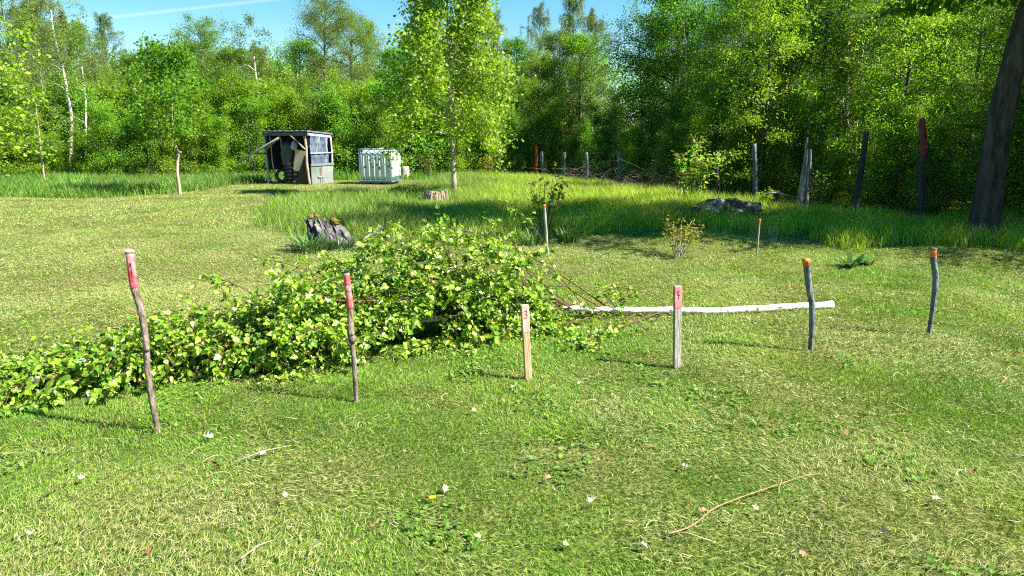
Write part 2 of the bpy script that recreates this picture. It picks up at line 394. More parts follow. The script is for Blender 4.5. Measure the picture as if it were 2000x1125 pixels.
def tall_grass(name, poly, dens, hlo, hhi, pal, label, wd=.012, sub=None):
    P = np.array(poly); x0, y0 = P.min(0); x1, y1 = P.max(0)
    n = int((x1 - x0) * (y1 - y0) * dens); x = x0 + rng.random(n) * (x1 - x0); y = y0 + rng.random(n) * (y1 - y0)
    k = (1000 / F) * 1.06
    ox = x + (fbm(x, y, .8, 71) - .5) * 2.2; oy = y + (fbm(x, y, .8, 74) - .5) * 2.0
    ok = in_poly(ox, oy, poly) & (np.abs(x) < y * k + 2.2)
    # ragged, lower border
    din = np.ones(n)
    for q in (.25, .55):
        for dx, dy in ((q, 0), (-q, 0), (0, q), (0, -q)): din *= np.where(in_poly(ox + dx, oy + dy, poly), 1, .80)
    ok &= rng.random(n) < din ** .8
    for hx, hy, hr in CLEAR: din *= 1 - .75 * np.exp(-((x - hx) ** 2 + (y - hy) ** 2) / hr ** 2)
    ok &= rng.random(n) < .25 + 1.1 * vnoise(x, y, .3, 51); x, y = x[ok], y[ok]; din = din[ok]; N = len(x)
    hmul = .55 + .75 * fbm(x, y, 1.3, 55)
    h = (hlo + (hhi - hlo) * rng.random(N) ** 1.3) * hmul * (.35 + .65 * din)
    pal = np.array(pal); col = pal[rng.integers(0, len(pal), N)] * (.7 + .65 * fbm(x, y, .9, 58))[:, None] * (1 + .2 * rng.normal(size=N))[:, None].clip(.5, 1.5)
    if name == 'meadow_grass' and poly is MEADOW:
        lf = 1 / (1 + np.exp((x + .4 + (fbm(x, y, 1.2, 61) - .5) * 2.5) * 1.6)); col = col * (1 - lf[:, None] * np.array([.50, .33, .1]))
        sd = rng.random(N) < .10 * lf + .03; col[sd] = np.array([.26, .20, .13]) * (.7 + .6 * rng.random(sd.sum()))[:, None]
    me = blades(name, x, y, h, wd * (.7 + .6 * rng.random(N)), col, .04 + .22 * rng.random(N), rng.random(N) * 6.28, True)
    o = link(name, me, BLADE); tag(o, label, 'grass', kind='stuff'); return o
MP = [(.26,.42,.014),(.36,.50,.018),(.17,.32,.014),(.42,.54,.03),(.40,.42,.10)]
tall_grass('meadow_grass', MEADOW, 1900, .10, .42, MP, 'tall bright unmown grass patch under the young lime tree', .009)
tall_grass('meadow_grass', EDGE_L, 700, .10, .42, [(.09,.22,.02),(.14,.28,.03),(.06,.16,.02),(.2,.28,.06)], 'tall grass strip along the left woodland edge', .014)
BACKG = world_poly([(520,356),(640,352),(700,356),(790,352),(850,350),(900,345),(1000,330),(700,325),(520,330)])
tall_grass('meadow_grass', BACKG, 380, .12, .4, [(.10,.24,.02),(.15,.28,.03),(.07,.17,.02)], 'rough grass behind the shed and the water tank', .016)

# ------------------------------------------------------------------ trees
P_YELLOW = [(.175,.32,.016),(.23,.38,.022),(.115,.25,.014),(.29,.42,.035)]
P_MID = [(.125,.27,.022),(.175,.33,.026),(.08,.19,.016),(.25,.40,.045)]
P_BIRCH = [(.14,.22,.03),(.19,.27,.04),(.10,.18,.02),(.23,.30,.05)]
P_OLIVE = [(.18,.26,.03),(.24,.32,.05),(.13,.21,.025),(.28,.33,.07)]
P_DEEP = [(.08,.19,.016),(.11,.23,.02),(.05,.14,.012),(.15,.27,.03)]
P_LIME = [(.20,.36,.015),(.26,.42,.02),(.13,.27,.012),(.33,.46,.04)]
def gen_tree(seed, H, tr, cb, Rc, nl, kind='broad', leaf=.07, tmpl=T_DIAMOND, pal=P_MID, lpt=10, nsub=8, stems=1, lean=0, up=.6, droop=.25, spread=.16, topshape=1.0, nleaf_rand=.0):
    r = np.random.default_rng(seed); pr = random.Random(seed)
    wood = MB(); LP = []; LD = []; LN = []
    for st in range(stems):
        a = pr.random() * 6.28; out = (0 if stems == 1 else .16 * Rc)
        tip = Vector((math.cos(a) * out * 2.4 + lean, math.sin(a) * out * 2.4, H * (1 if stems == 1 else pr.uniform(.75, 1))))
        base = Vector((math.cos(a) * out * .25, math.sin(a) * out * .25, -.12)); n = 9
        trunk = []
        wx = pr.uniform(-1, 1) * .03 * H; wy = pr.uniform(-1, 1) * .03 * H; ph = pr.random() * 6
        for i in range(n + 1):
            t = i / n; p = base.lerp(tip, t); p.x += wx * math.sin(t * 4 + ph) * t; p.y += wy * math.sin(t * 5 + ph) * t; trunk.append(p)
        rr = tr / (stems ** .5)
        wood.tube(trunk, [max(.006, rr * (1.25 if i == 0 else 1) * (1 - i / n) ** .8 + .004) for i in range(n + 1)], 7)
        nn = max(3, nl // stems)
        for b in range(nn):
            t = cb + (1 - cb) * ((b + pr.random() * .8) / nn); t = min(t, .985)
            fi = t * n; i0 = min(int(fi), n - 1); p0 = trunk[i0].lerp(trunk[i0 + 1], fi - i0)
            u = (t - cb) / (1 - cb)
            shp = {'broad': math.sin(math.pi * min(1, .16 + .84 * (u ** .8))) ** .55 + .12,
                   'cone': (1 - u) ** .8 + .14, 'round': math.sin(math.pi * (.12 + .83 * u)) ** .6 + .1,
                   'birch': math.sin(math.pi * (.2 + .77 * u)) ** .7 + .1, 'bush': (1 - u * .75) ** .6}[kind]
            Lb = Rc * shp * pr.uniform(.65, 1.15) * (1 if stems == 1 else .62)
            az = b * 2.399 + pr.uniform(-.5, .5) + st
            el = up * pr.uniform(.6, 1.3) * (.5 + u)
            d = Vector((math.cos(az) * math.cos(el), math.sin(az) * math.cos(el), math.sin(el)))
            pts = [p0]; m = 5
            for i in range(m):
                d = (d + Vector((pr.uniform(-.2, .2), pr.uniform(-.2, .2), -droop * (i + 1) / m + pr.uniform(-.08, .08)))).normalized()
                pts.append(pts[-1] + d * Lb / m)
            br = max(.005, rr * .42 * (1 - t * .6)); wood.tube(pts, [br * (1 - .85 * i / m) for i in range(m + 1)], 4, cap=False)
            for k in range(nsub):
                q = pr.uniform(.18, 1.0) ** .8 * m; i1 = min(int(q), m - 1); s0 = pts[i1].lerp(pts[i1 + 1], q - i1)
                dd = (pts[i1 + 1] - pts[i1]).normalized()
                sd_ = (dd * .8 + Vector((pr.gauss(0, .6), pr.gauss(0, .6), pr.gauss(.1, .45)))).normalized()
                Ls = Lb * pr.uniform(.22, .45)
                if kind == 'birch':
                    e0 = s0 + sd_ * Ls * .5; Lh = pr.uniform(.35, 1.0) * min(1, H / 7)
                    chain = [s0, e0, e0 + Vector((pr.uniform(-.1, .1), pr.uniform(-.1, .1), -Lh * .5)), e0 + Vector((pr.uniform(-.15, .15), pr.uniform(-.15, .15), -Lh))]
                else:
                    e0 = s0 + sd_ * Ls * .55; sd2 = (sd_ + Vector((pr.gauss(0, .3), pr.gauss(0, .3), -droop * .5 + pr.gauss(0, .2)))).normalized()
                    chain = [s0, e0, e0 + sd2 * Ls * .5]
                wood.tube(chain, [max(.003, br * .3)] + [.003] * (len(chain) - 1), 3, cap=False)
                nlv = int(lpt * pr.uniform(.6, 1.4)); C_ = np.array([list(c) for c in chain])
                seg = r.random(nlv) * (len(chain) - 1.001); si = seg.astype(int); fr = (seg - si)[:, None]
                pp = C_[si] * (1 - fr) + C_[si + 1] * fr + r.normal(0, 1, (nlv, 3)) * spread * (.6 if kind == 'birch' else 1)
                LP.append(pp)
                dr = r.normal(0, 1, (nlv, 3)); dr += (C_[si + 1] - C_[si]) / (np.linalg.norm(C_[si + 1] - C_[si], axis=1, keepdims=True) + 1e-6) * .8
                dr[:, 2] -= .5 if kind == 'birch' else .25
                LD.append(dr); nm = r.normal(0, .8, (nlv, 3)); nm[:, 2] += .9; LN.append(nm)
    LP = np.concatenate(LP); LD = np.concatenate(LD); LN = np.concatenate(LN)
    LP[:, 2] = np.maximum(LP[:, 2], .05)
    sz = leaf * (.6 + .8 * r.random(len(LP)))
    cm = leaf_mesh('crown', LP, LD, LN, sz, tmpl, r, pal, jitter=.22)
    return wood.mesh('trunk', True), cm
class Kind:
    def __init__(s, name, bark, leafm, **k):
        s.name = name; s.tm, s.cm = gen_tree(**k); s.tm.materials.append(bark); s.cm.materials.append(leafm); zz = np.empty(len(s.cm.vertices) * 3, np.float32); s.cm.vertices.foreach_get('co', zz); s.H = float(np.percentile(zz[2::3], 99.7))
        s.root = None
    def place(s, x, y, h, rz, label, cat='tree', group=None, wide=1.0, z=None, tilt=(0, 0)):
        f = h / s.H
        z = gz(x, y) if z is None else z
        if s.root is None:
            s.root = bpy.data.objects.new(s.name, None); C.objects.link(s.root); s.root.empty_display_size = .2
            s.tr = link('trunk', s.tm, None, s.root); s.cr = link('crown', s.cm, None, s.root); r_ = s.root
        else:
            r_ = s.root.copy(); C.objects.link(r_)
            if 'group' in r_: del r_['group']
            for c in (s.tr, s.cr):
                c2 = c.copy(); C.objects.link(c2); c2.parent = r_
        r_.location = (x, y, z); r_.rotation_euler = (tilt[0], tilt[1], rz); r_.scale = (f * wide, f * wide, f)
        tag(r_, label, cat, group); return r_
K = dict(
    birch=Kind('birch_tree', BARK_BIRCH, LEAF, seed=1, H=10, tr=.10, cb=.1, Rc=2.1, nl=54, kind='birch', leaf=.06, pal=P_BIRCH, lpt=44, nsub=14, up=.9, droop=.35, spread=.11),
    birch2=Kind('birch_tree', BARK_BIRCH, LEAF, seed=2, H=11, tr=.11, cb=.15, Rc=2.3, nl=50, kind='birch', leaf=.06, pal=P_BIRCH, lpt=44, nsub=14, up=.8, droop=.4, spread=.11, lean=.7),
    broad=Kind('broadleaf_tree', BARK, LEAF, seed=3, H=9, tr=.12, cb=.06, Rc=2.3, nl=56, kind='broad', leaf=.075, pal=P_MID, lpt=36, nsub=15, droop=.3),
    broad2=Kind('broadleaf_tree', BARK, LEAF, seed=4, H=10, tr=.14, cb=.1, Rc=2.7, nl=58, kind='round', leaf=.078, pal=P_YELLOW, lpt=34, nsub=15, droop=.2),
    willow=Kind('willow_tree', BARK, LEAF, seed=5, H=11, tr=.18, cb=.08, Rc=3.0, nl=64, kind='round', leaf=.075, pal=P_OLIVE, lpt=50, nsub=15, droop=.3, spread=.2),
    shrub=Kind('leafy_shrub', BARK, LEAF, seed=6, H=3.2, tr=.06, cb=.03, Rc=1.5, nl=46, kind='bush', leaf=.062, pal=P_MID, lpt=24, nsub=13, stems=4, up=.8, spread=.13),
    shrub2=Kind('leafy_shrub', BARK, LEAF, seed=7, H=3.6, tr=.06, cb=.03, Rc=1.5, nl=48, kind='bush', leaf=.06, pal=P_YELLOW, lpt=25, nsub=13, stems=5, up=.9, spread=.13),
    thicket=Kind('thicket_tree', BARK_PALE, LEAF, seed=8, H=7.5, tr=.085, cb=.1, Rc=2.1, nl=66, kind='broad', leaf=.068, pal=P_MID, lpt=27, nsub=12, stems=6, up=1.0, spread=.18),
    deep=Kind('broadleaf_tree', BARK_DARK, LEAF, seed=9, H=9, tr=.13, cb=.06, Rc=2.6, nl=58, kind='round', leaf=.08, pal=P_DEEP, lpt=48, nsub=14, droop=.25),
    cherry=Kind('cherry_tree', BARK_DARK, LEAF, seed=10, H=8, tr=.1, cb=.06, Rc=2.2, nl=44, kind='broad', leaf=.12, tmpl=T_LONG, pal=P_YELLOW, lpt=24, nsub=11, droop=.25, spread=.13),
)
MARKS = [(-40, 'at the left edge of the view'), (60, 'left of the thin sapling'), (125, 'behind the thin sapling'), (165, 'around the leaning white birch'), (215, 'right of the two white birch trunks'),
    (280, 'left of the crooked-trunked tree'), (345, 'behind the crooked-trunked tree'), (400, 'right of the crooked-trunked tree'), (455, 'above the shed gutter'), (520, 'left of the shed'), (600, 'behind the open shed'),
    (665, 'behind the right end of the shed'), (705, 'between the shed and the tank'), (760, 'behind the water tank'), (815, 'behind the upright log'), (860, 'left of the young lime-green trunk'), (905, 'behind the young lime-green tree'),
    (965, 'right of the young lime-green tree'), (1025, 'left of the red-topped post'), (1075, 'at the red-topped post'), (1125, 'at the second grey post'), (1180, 'at the third grey post'), (1240, 'at the wider grey post'),
    (1300, 'left of the cherry sapling'), (1370, 'behind the cherry sapling'), (1440, 'right of the cherry sapling'), (1500, 'behind the slab table'), (1545, 'just left of the splintered trunk'), (1610, 'behind the splintered trunk'),
    (1665, 'left of the tilted dark post'), (1720, 'behind the tilted dark post'), (1775, 'left of the red-painted post'), (1840, 'behind the red-painted post'), (1895, 'left of the big leaning trunk'), (1990, 'behind the big leaning trunk'), (9999, 'beyond the right edge')]
def mark(x, y):
    px = 1000 + x / y * F
    if px > 2080: return 'beyond the right edge, ' + ('nearest' if y < 10 else 'level with the leaning trunk' if y < 11 else 'behind the leaning trunk' if y < 12.9 else 'farther back' if y < 14.3 else 'far back')
    return next(t for q, t in MARKS if px <= q)
prs = random.Random(78)
TL = {'shrub': 'green bush', 'shrub2': 'yellow-green bush', 'thicket': 'many-stemmed thin tree', 'broad': 'mid-green leafy tree', 'broad2': 'yellow-green leafy tree', 'deep': 'deep green tree',
      'cherry': 'tree with long drooping leaves', 'birch': 'drooping birch', 'birch2': 'leaning drooping birch', 'willow': 'tall olive-green billowing tree'}
SEEN = set()
def plant(k, x, y, h, wide, rowname, group):
    lb = '%s %s, %s' % (rowname, TL[k], mark(x, y))
    if lb in SEEN: lb += ', the right one'
    SEEN.add(lb)
    K[k].place(x, y, h, prs.random() * 6.28, lb, 'bush' if 'shrub' in k else 'tree', group, wide=wide)
def row(kinds, pts, hr, rowname, group, jit=.7, wr=(.9, 1.2)):
    for (px, d) in pts:
        x = (px - 1000) / F * d + prs.uniform(-jit, jit) * .5; y = d + prs.uniform(-jit, jit)
        plant(prs.choice(kinds), x, y, prs.uniform(*hr) * (.6 if 95 < px < 200 and d < 30 else 1), prs.uniform(*wr), rowname, group)
def hh(py, d): return CAM_H + (265 - py) / F * d        # height that reaches picture row py at distance d
row(['shrub', 'shrub2'], [(p, 28.3) for p in range(-60, 520, 46)], (2.6, 3.6), 'front-row', 'bushes along the left woodland edge', .6)
row(['shrub', 'shrub2'], [(p, 30.3) for p in range(-40, 900, 60)], (3.4, 4.6), 'second-row', 'bushes in the second row of the woodland', .6)
for (ppx, d, k, ofs, wd) in [(-30,33,'birch',-10,1.1),(40,36,'birch2',-60,1),(115,34,'birch',15,1.1),(185,37,'birch2',35,1.1),(238,42,'birch',15,.75),(285,33,'broad',85,1.1),
    (345,38,'birch2',70,1),(375,34,'shrub2',110,1.2),(425,40,'broad2',18,1),(470,35,'broad',75,1.1),(530,38,'birch',75,1.1),(505,33,'shrub',150,1),(560,36,'willow',105,.9),
    (650,36,'willow',-5,.85),(610,35,'broad',130,1.1),(700,40,'willow',25,.9),(735,44,'birch',50,.8),(780,37,'broad',95,1.1),(850,38,'broad',80,1.1),(915,36,'willow',70,.95),(965,42,'birch',30,.9),
    (1010,37,'broad',80,1),(1045,40,'birch2',20,.8),(1110,35,'birch',5,.9),(90,44,'birch',30,1),(160,46,'broad',60,1.2),(320,46,'birch',90,1.1),(400,47,'broad',65,1.2),(600,46,'broad',60,1.2),
    (820,47,'broad2',70,1.2),(250,36,'broad2',110,1),(60,33,'broad2',130,1),(170,33,'shrub',150,1.1),(440,33,'shrub2',130,1.1),(10,40,'broad',60,1.2),(140,40,'birch2',-10,1.1),(300,40,'broad',100,1.2),
    (210,34,'birch',90,1),(380,36,'broad',85,1.1),(500,40,'broad2',80,1.2),(680,33,'broad',150,1.1),(740,33.5,'broad2',150,1.1),(890,33,'broad',140,1.1),(950,34,'broad',130,1.1),(1050,34,'broad2',100,1),(1090,35,'broad',70,1.1),(1130,33,'broad',70,1.1),(1030,33,'broad2',150,1),(1160,34,'birch2',30,1)]:
    plant(k, (ppx - 1000) / F * d, d, hh(ofs + (28 if 200 < ppx < 620 else 8), d), wd * prs.uniform(.95, 1.2), 'woodland' if d < 38 else 'far', 'trees of the back woodland')
row(['shrub', 'shrub2', 'shrub'], [(570,29.5),(640,29),(700,29.5),(750,29.2),(800,30.5),(850,30),(900,30.5),(960,31),(1020,32),(1080,32)], (2.6, 3.8), 'low', 'growth behind the shed and tank', .4)
def fence_pt(t, off): # t 0..1 along the fence from far to near, off to the right of it
    a = Vector((1.0, 30.0)); b = Vector((8.6, 13.2)); p = a.lerp(b, t); d = (b - a).normalized(); nrm = Vector((-d.y, d.x))
    return p + nrm * off
def fence_row(kinds, n, off, hr, rowname, group, t0=0., t1=1.12, wr=(.9, 1.2), jit=.4):
    for i in range(n):
        t = t0 + (t1 - t0) * (i + prs.uniform(.2, .8)) / n; p = fence_pt(t, off + prs.uniform(-jit, jit))
        plant(kinds[i % len(kinds)], p.x, p.y, prs.uniform(*hr), prs.uniform(*wr), rowname, group)
fence_row(['shrub', 'shrub', 'shrub2'], 13, 1.2, (1.7, 2.5), 'low fence-side', 'bushes behind the fence posts', wr=(.8, 1.05), jit=.3)
def need(y): return CAM_H + .45 + .182 * y
def fence_row2(kinds, n, off, add, rowname, group, t0=0., t1=1.1, wr=(.9, 1.15), jit=.4, cap=None):
    for i in range(n):
        t = t0 + (t1 - t0) * (i + prs.uniform(.25, .75)) / n; p = fence_pt(t, off + prs.uniform(-jit, jit))
        h = cap if cap else need(p.y) + add; plant(kinds[i % len(kinds)], p.x, p.y, h * prs.uniform(.92, 1.08), prs.uniform(*wr), rowname, group)
fence_row(['shrub2', 'thicket', 'shrub', 'thicket'], 13, 2.7, (2.6, 3.6), 'fence-side', 'bushes behind the fence posts', wr=(.9, 1.2))
fence_row2(['thicket', 'deep', 'thicket', 'thicket', 'broad'], 13, 4.3, .5, 'tall fence-side', 'trees behind the fence posts')
fence_row2(['thicket', 'shrub2', 'broad', 'shrub'], 10, 6.6, 0, 'second-row', 'trees behind the fence posts', cap=4.2)
fence_row2(['broad', 'thicket', 'broad2'], 9, 9.5, .6, 'third-row', 'trees behind the fence posts', t1=1.0, wr=(1, 1.3))
fence_row2(['broad', 'birch', 'deep'], 10, 13, 2.6, 'deep-wood', 'trees behind the fence posts', t0=-.1, t1=.95, wr=(1, 1.3), jit=1)
for (x, y, h, k) in [(8.8, 17.2, 4.7, 'cherry'), (10.1, 15.0, 4.9, 'cherry'), (6.8, 20.5, 5.4, 'cherry'), (9.4, 14.0, 4.3, 'broad2'), (10.5, 10.4, 7.4, 'deep'), (12.2, 9.7, 8.0, 'deep'), (14.2, 10.4, 8.2, 'deep'), (10.2, 12.7, 6.4, 'broad'), (9.6, 13.2, 2.6, 'shrub'), (9.0, 12.1, 2.2, 'shrub2'), (13.4, 13.6, 6.5, 'deep')]:
    plant(k, x, y, h, 1.1, 'right-hand', 'trees near the leaning trunk')

# far woodland mass that closes the gaps
r = np.random.default_rng(99); n = 260000
ang = np.linspace(-.75, .85, 72); cl = []
for a in ang:
    for zc in np.arange(.6, 7.2, 1.1):
        cl.append((math.tan(a) * 54 + r.normal(0, .8), 54 + r.normal(0, 2), zc + r.normal(0, .3)))
cl = np.array(cl); ci = r.integers(0, len(cl), n); pos = cl[ci] + np.clip(r.normal(0, 1, (n, 3)), -1.7, 1.7) * np.array([1.0, .8, .55]); pos[:, 2] = np.abs(pos[:, 2])
nm = r.normal(0, .8, (n, 3)); nm[:, 2] += .8
o = link('woodland', leaf_mesh('woodland', pos, r.normal(0, 1, (n, 3)), nm, .15 * (.6 + .8 * r.random(n)), T_DIAMOND, r, P_DEEP + P_MID, jitter=.2), LEAF)
tag(o, 'far woodland seen through the gaps between the nearer trees', 'woodland', kind='stuff')

# ---- single trees in the clearing
# young lime-green tree in the tall grass
p = at(888, 388)
LEAF_LIME = leaf_mat('lime_leaf', .45, .45, .4)
ck = Kind('young_tree', BARK_PALE, LEAF_LIME, seed=21, H=6.6, tr=.075, cb=.27, Rc=1.95, nl=50, kind='bush', leaf=.085, tmpl=T_LOBED, pal=P_LIME, lpt=38, nsub=13, up=.55, droop=.25, spread=.15, lean=-.15)
ck.place(p.x, p.y, 6.6, .5, 'young lime-green tree with a bare grey trunk in the tall grass', 'tree')
# young tree left of centre with crooked pale trunk
p = at(350, 380); yk = bpy.data.objects.new('young_tree', None); C.objects.link(yk); yk.location = p
tag(yk, 'young tree with crooked pale bare trunk at the left woodland edge', 'tree')
pp = [pt(a, b, p.y) - p for a, b in ((352, 384), (350, 365), (346, 335), (347, 310), (348, 298), (343, 287), (341, 275), (338, 255), (336, 200), (345, 130))]
tmb = MB(); tmb.tube(spline(pp, 3), list(np.linspace(.052, .014, 28)), 7, wob=.12, rng=random.Random(3)); tmb.tube([pp[4], pp[4] + Vector((.09, 0, .02))], [.045, .02], 6)
tmb.obj('trunk', BARK_PALE, yk, True)
_, cm = gen_tree(seed=22, H=2.1, tr=.03, cb=.02, Rc=1.05, nl=36, kind='round', leaf=.085, tmpl=T_DIAMOND, pal=P_MID + P_YELLOW, lpt=20, nsub=10, spread=.12)
cr = link('crown', cm, LEAF, yk); cr.location = pp[6] + Vector((-.1, 0, .1))
# branch of a bright tree that enters at the left edge
lk = Kind('bright_tree', BARK, LEAF, seed=23, H=6.4, tr=.1, cb=.2, Rc=1.9, nl=34, kind='round', leaf=.12, tmpl=T_LOBED, pal=P_LIME, lpt=11, nsub=9, spread=.16)
lk.place((-15 - 1000) / F * 17.5, 17.5, 5.6, 2, 'bright lime-leaved tree cut off by the left edge of the view', 'tree')
# thin sapling at far left
sk = Kind('thin_sapling', BARK_PALE, LEAF, seed=24, H=3.0, tr=.035, cb=.42, Rc=.8, nl=18, kind='round', leaf=.09, pal=P_MID, lpt=10, nsub=7, spread=.12)
p = at(88, 364); sk.place(p.x, p.y, 3.2, 0, 'thin sapling with pale bare stem in the tall grass at far left', 'tree')
# tall white birch stems at left: real trees with visible white trunks
def white_birch(pix, d, r0, label, seed):
    base = Vector(((pix[0][0] - 1000) / F * d, d, 0)); base.z = 0
    root = empty('birch_tree', base, label=label, cat='tree')
    P = [Vector((0, 0, -.1))] + [pt(a, b, d) - base for a, b in pix[1:]]
    S = spline(P, 4); m = MB(); m.tube(S, list(np.linspace(r0, r0 * .35, len(S))), 7)
    rr = random.Random(seed)
    for i in range(3, len(S) - 1, 3):
        s = rr.choice((-1, 1)); m.tube([S[i], S[i] + Vector((s * .2, -.1, .2)), S[i] + Vector((s * .45, -.15, .3))], [r0 * .25, .010, .004], 4)
    m.obj('trunk', BIRCH, root, True)
    _, cm = gen_tree(seed=seed, H=4, tr=.03, cb=.1, Rc=1.5, nl=20, kind='birch', leaf=.055, pal=P_BIRCH, lpt=20, nsub=11, up=.8, droop=.35, spread=.1)
    c = link('crown', cm, LEAF, root); c.location = S[-1] + Vector((0, -.5, -2.6)); return root
white_birch([(143, 345), (140, 240), (133, 190), (124, 140), (112, 95), (103, 55), (100, 20)], 29.3, .062, 'tall birch with a leaning white trunk left of the paler birch', 41)
white_birch([(172, 345), (168, 210), (164, 165), (160, 130)], 29.4, .045, 'slimmer birch with a straight white trunk beside the leaning birch', 42)
white_birch([(507, 345), (506, 190), (500, 150), (496, 110)], 33, .06, 'birch with a pale trunk showing through leaves above the shed', 43)
# big dark leaning trunk at right
p = at(1918, 468)
lt = empty('leaning_tree', p, label='big dark tree trunk leaning right at the edge of the lawn', cat='tree')
P = [pt(a, b, p.y) - p for a, b in ((1916, 482), (1922, 440), (1932, 370), (1944, 290), (1958, 215), (1975, 140), (1996, 60), (2025, -40), (2060, -160), (2085, -330))]
m = MB(); S = spline(P, 8); rads = [.30, .27, .245, .228] + list(np.linspace(.215, .11, len(S) - 4)); rr = random.Random(6); nS = 36; V = []
for i, q in enumerate(S):
    for k in range(nS):
        th = 2 * math.pi * k / nS; fl = max(0, 1 - i / 6) * .16 * math.sin(th * 5 + 1)
        rq = rads[i] * (1 + fl + .035 * math.sin(9 * th + i * .35) + .03 * math.sin(17 * th - i * .8) + rr.uniform(-.03, .03)); V.append(q + Vector((math.cos(th) * rq, math.sin(th) * rq, 0)))
m.add(V, [(i*nS+k, i*nS+(k+1)%nS, (i+1)*nS+(k+1)%nS, (i+1)*nS+k) for i in range(len(S)-1) for k in range(nS)])
for k in range(7):
    i = len(S) - 1 - k; a = k * 2.2; d = Vector((math.cos(a), math.sin(a), .5)); m.tube([S[i], S[i] + d * 1.0, S[i] + d * 1.9 + Vector((0, 0, .2))], [.06, .035, .012], 5)
m.obj('trunk', BARK_DARK, lt, True)
_, cm = gen_tree(seed=25, H=6.2, tr=.1, cb=.03, Rc=3.0, nl=54, kind='round', leaf=.125, tmpl=T_DIAMOND, pal=P_MID, lpt=52, nsub=11, spread=.2)
c = link('crown', cm, LEAF, lt); c.location = S[-1] + Vector((0.1, -.2, -2.2))

# ------------------------------------------------------------------ saplings and plants in the clearing
def bush_plant(name, base, seed, stems, H, spread_, leaf, tmpl, pal, nleaf, label, cat, stem_m, stem_r=.008, top=.45, jit=.05):
    rr = random.Random(seed); r = np.random.default_rng(seed); root = empty(name, base, label=label, cat=cat); m = MB(); LP = []; LD = []
    for s in range(stems):
        a = rr.random() * 6.28; o = spread_ * rr.uniform(.3, 1); tip = Vector((math.cos(a) * o, math.sin(a) * o, H * rr.uniform(.7, 1)))
        mid = tip * .5 + Vector((rr.uniform(-.06, .06), rr.uniform(-.06, .06), .05)) * H; b0 = Vector((math.cos(a) * .03, math.sin(a) * .03, -.04))
        S = spline([b0, mid, tip], 4); m.tube(S, list(np.linspace(stem_r, stem_r * .4, len(S))), 5)
        for k in range(nleaf):
            t = top + (1 - top) * rr.random(); q = t * (len(S) - 1); i = min(int(q), len(S) - 2); pp = S[i].lerp(S[i+1], q - i)
            LP.append((pp.x + rr.gauss(0, jit), pp.y + rr.gauss(0, jit), pp.z + rr.gauss(0, jit)))
            LD.append((rr.gauss(0, 1), rr.gauss(0, 1), rr.gauss(.0, .5)))
    m.obj('stems', stem_m, root, True)
    n_ = len(LP); nm = r.normal(0, .4, (n_, 3)); nm[:, 2] += 1
    link('leaves', leaf_mesh('leaves', np.array(LP), np.array(LD), nm, leaf * (.6 + .7 * r.random(n_)), tmpl, r, pal, jitter=.2), LEAF, root)
    return root
p = at(1325, 503)
bush_plant('berry_bush', p, 1, 13, .50, .36, .045, T_BIRCH, [(.30,.30,.03),(.36,.34,.05),(.22,.26,.03)], 26, 'small bush with pale splayed stems and yellow-green leaf tufts', 'bush', BARK_PALE, .007, .45, .028)
p = at(1345, 402)
bush_plant('cherry_sapling', p, 2, 12, 1.6, .75, .125, T_LONG, [(.26,.40,.03),(.18,.34,.03),(.14,.28,.03),(.30,.22,.06)], 46, 'cherry sapling with large lime leaves and copper tips at the meadow edge', 'sapling', BARK, .012, .3, .07)
m = MB(); q = at(1328, 398); m.tube([q + Vector((0, 0, -.05)), q + Vector((.03, 0, .38))], [.014, .012], 6); tag(m.obj('thin_cane', plain('white_paint', (.65, .66, .68)), None), 'short whitish cane beside the cherry sapling', 'cane')
p = at(1062, 462)
bush_plant('walnut_sapling', p + Vector((.0, .1, 0)), 3, 11, 1.0, .45, .15, T_LONG, [(.20,.26,.03),(.26,.30,.04),(.26,.23,.05),(.12,.18,.02)], 9, 'dull brownish-green drooping sapling behind an orange-topped stick', 'sapling', BARK, .008, .4, .07)
p = at(950, 347)
bush_plant('small_shrub', p, 4, 9, .95, .45, .09, T_LOBED, [(.20,.26,.04),(.32,.16,.05),(.26,.30,.05)], 22, 'small shrub with orange-tinted leaves at the foot of the trees', 'shrub', BARK, .01, .2, .07)
p = at(835, 348)
bush_plant('small_shrub', p, 5, 7, 1.0, .5, .08, T_DIAMOND, [(.22,.24,.06),(.16,.22,.04)], 26, 'thin yellowish shrub between the log and the young lime-green tree', 'shrub', BARK, .01, .3, .08)
p = at(1585, 400)
bush_plant('leafy_sucker', p, 6, 10, .9, .6, .06, T_DIAMOND, P_MID, 40, 'low green shoots around the splintered dead trunk', 'shrub', BARK, .008, .15, .09)
p = at(1495, 408)
bush_plant('nettle_patch', p, 8, 14, .42, .5, .07, T_BIRCH, P_YELLOW, 22, 'low leafy green plants beside the slab table', 'plant', BARK, .006, .15, .06)
p = at(1700, 372)
bush_plant('leafy_bush', p + Vector((.2, 0, 0)), 9, 16, 2.6, .85, .085, T_DIAMOND, P_YELLOW + P_LIME, 80, 'pale green bush lit by the sun between the two right-hand posts', 'bush', BARK, .012, .35, .13)
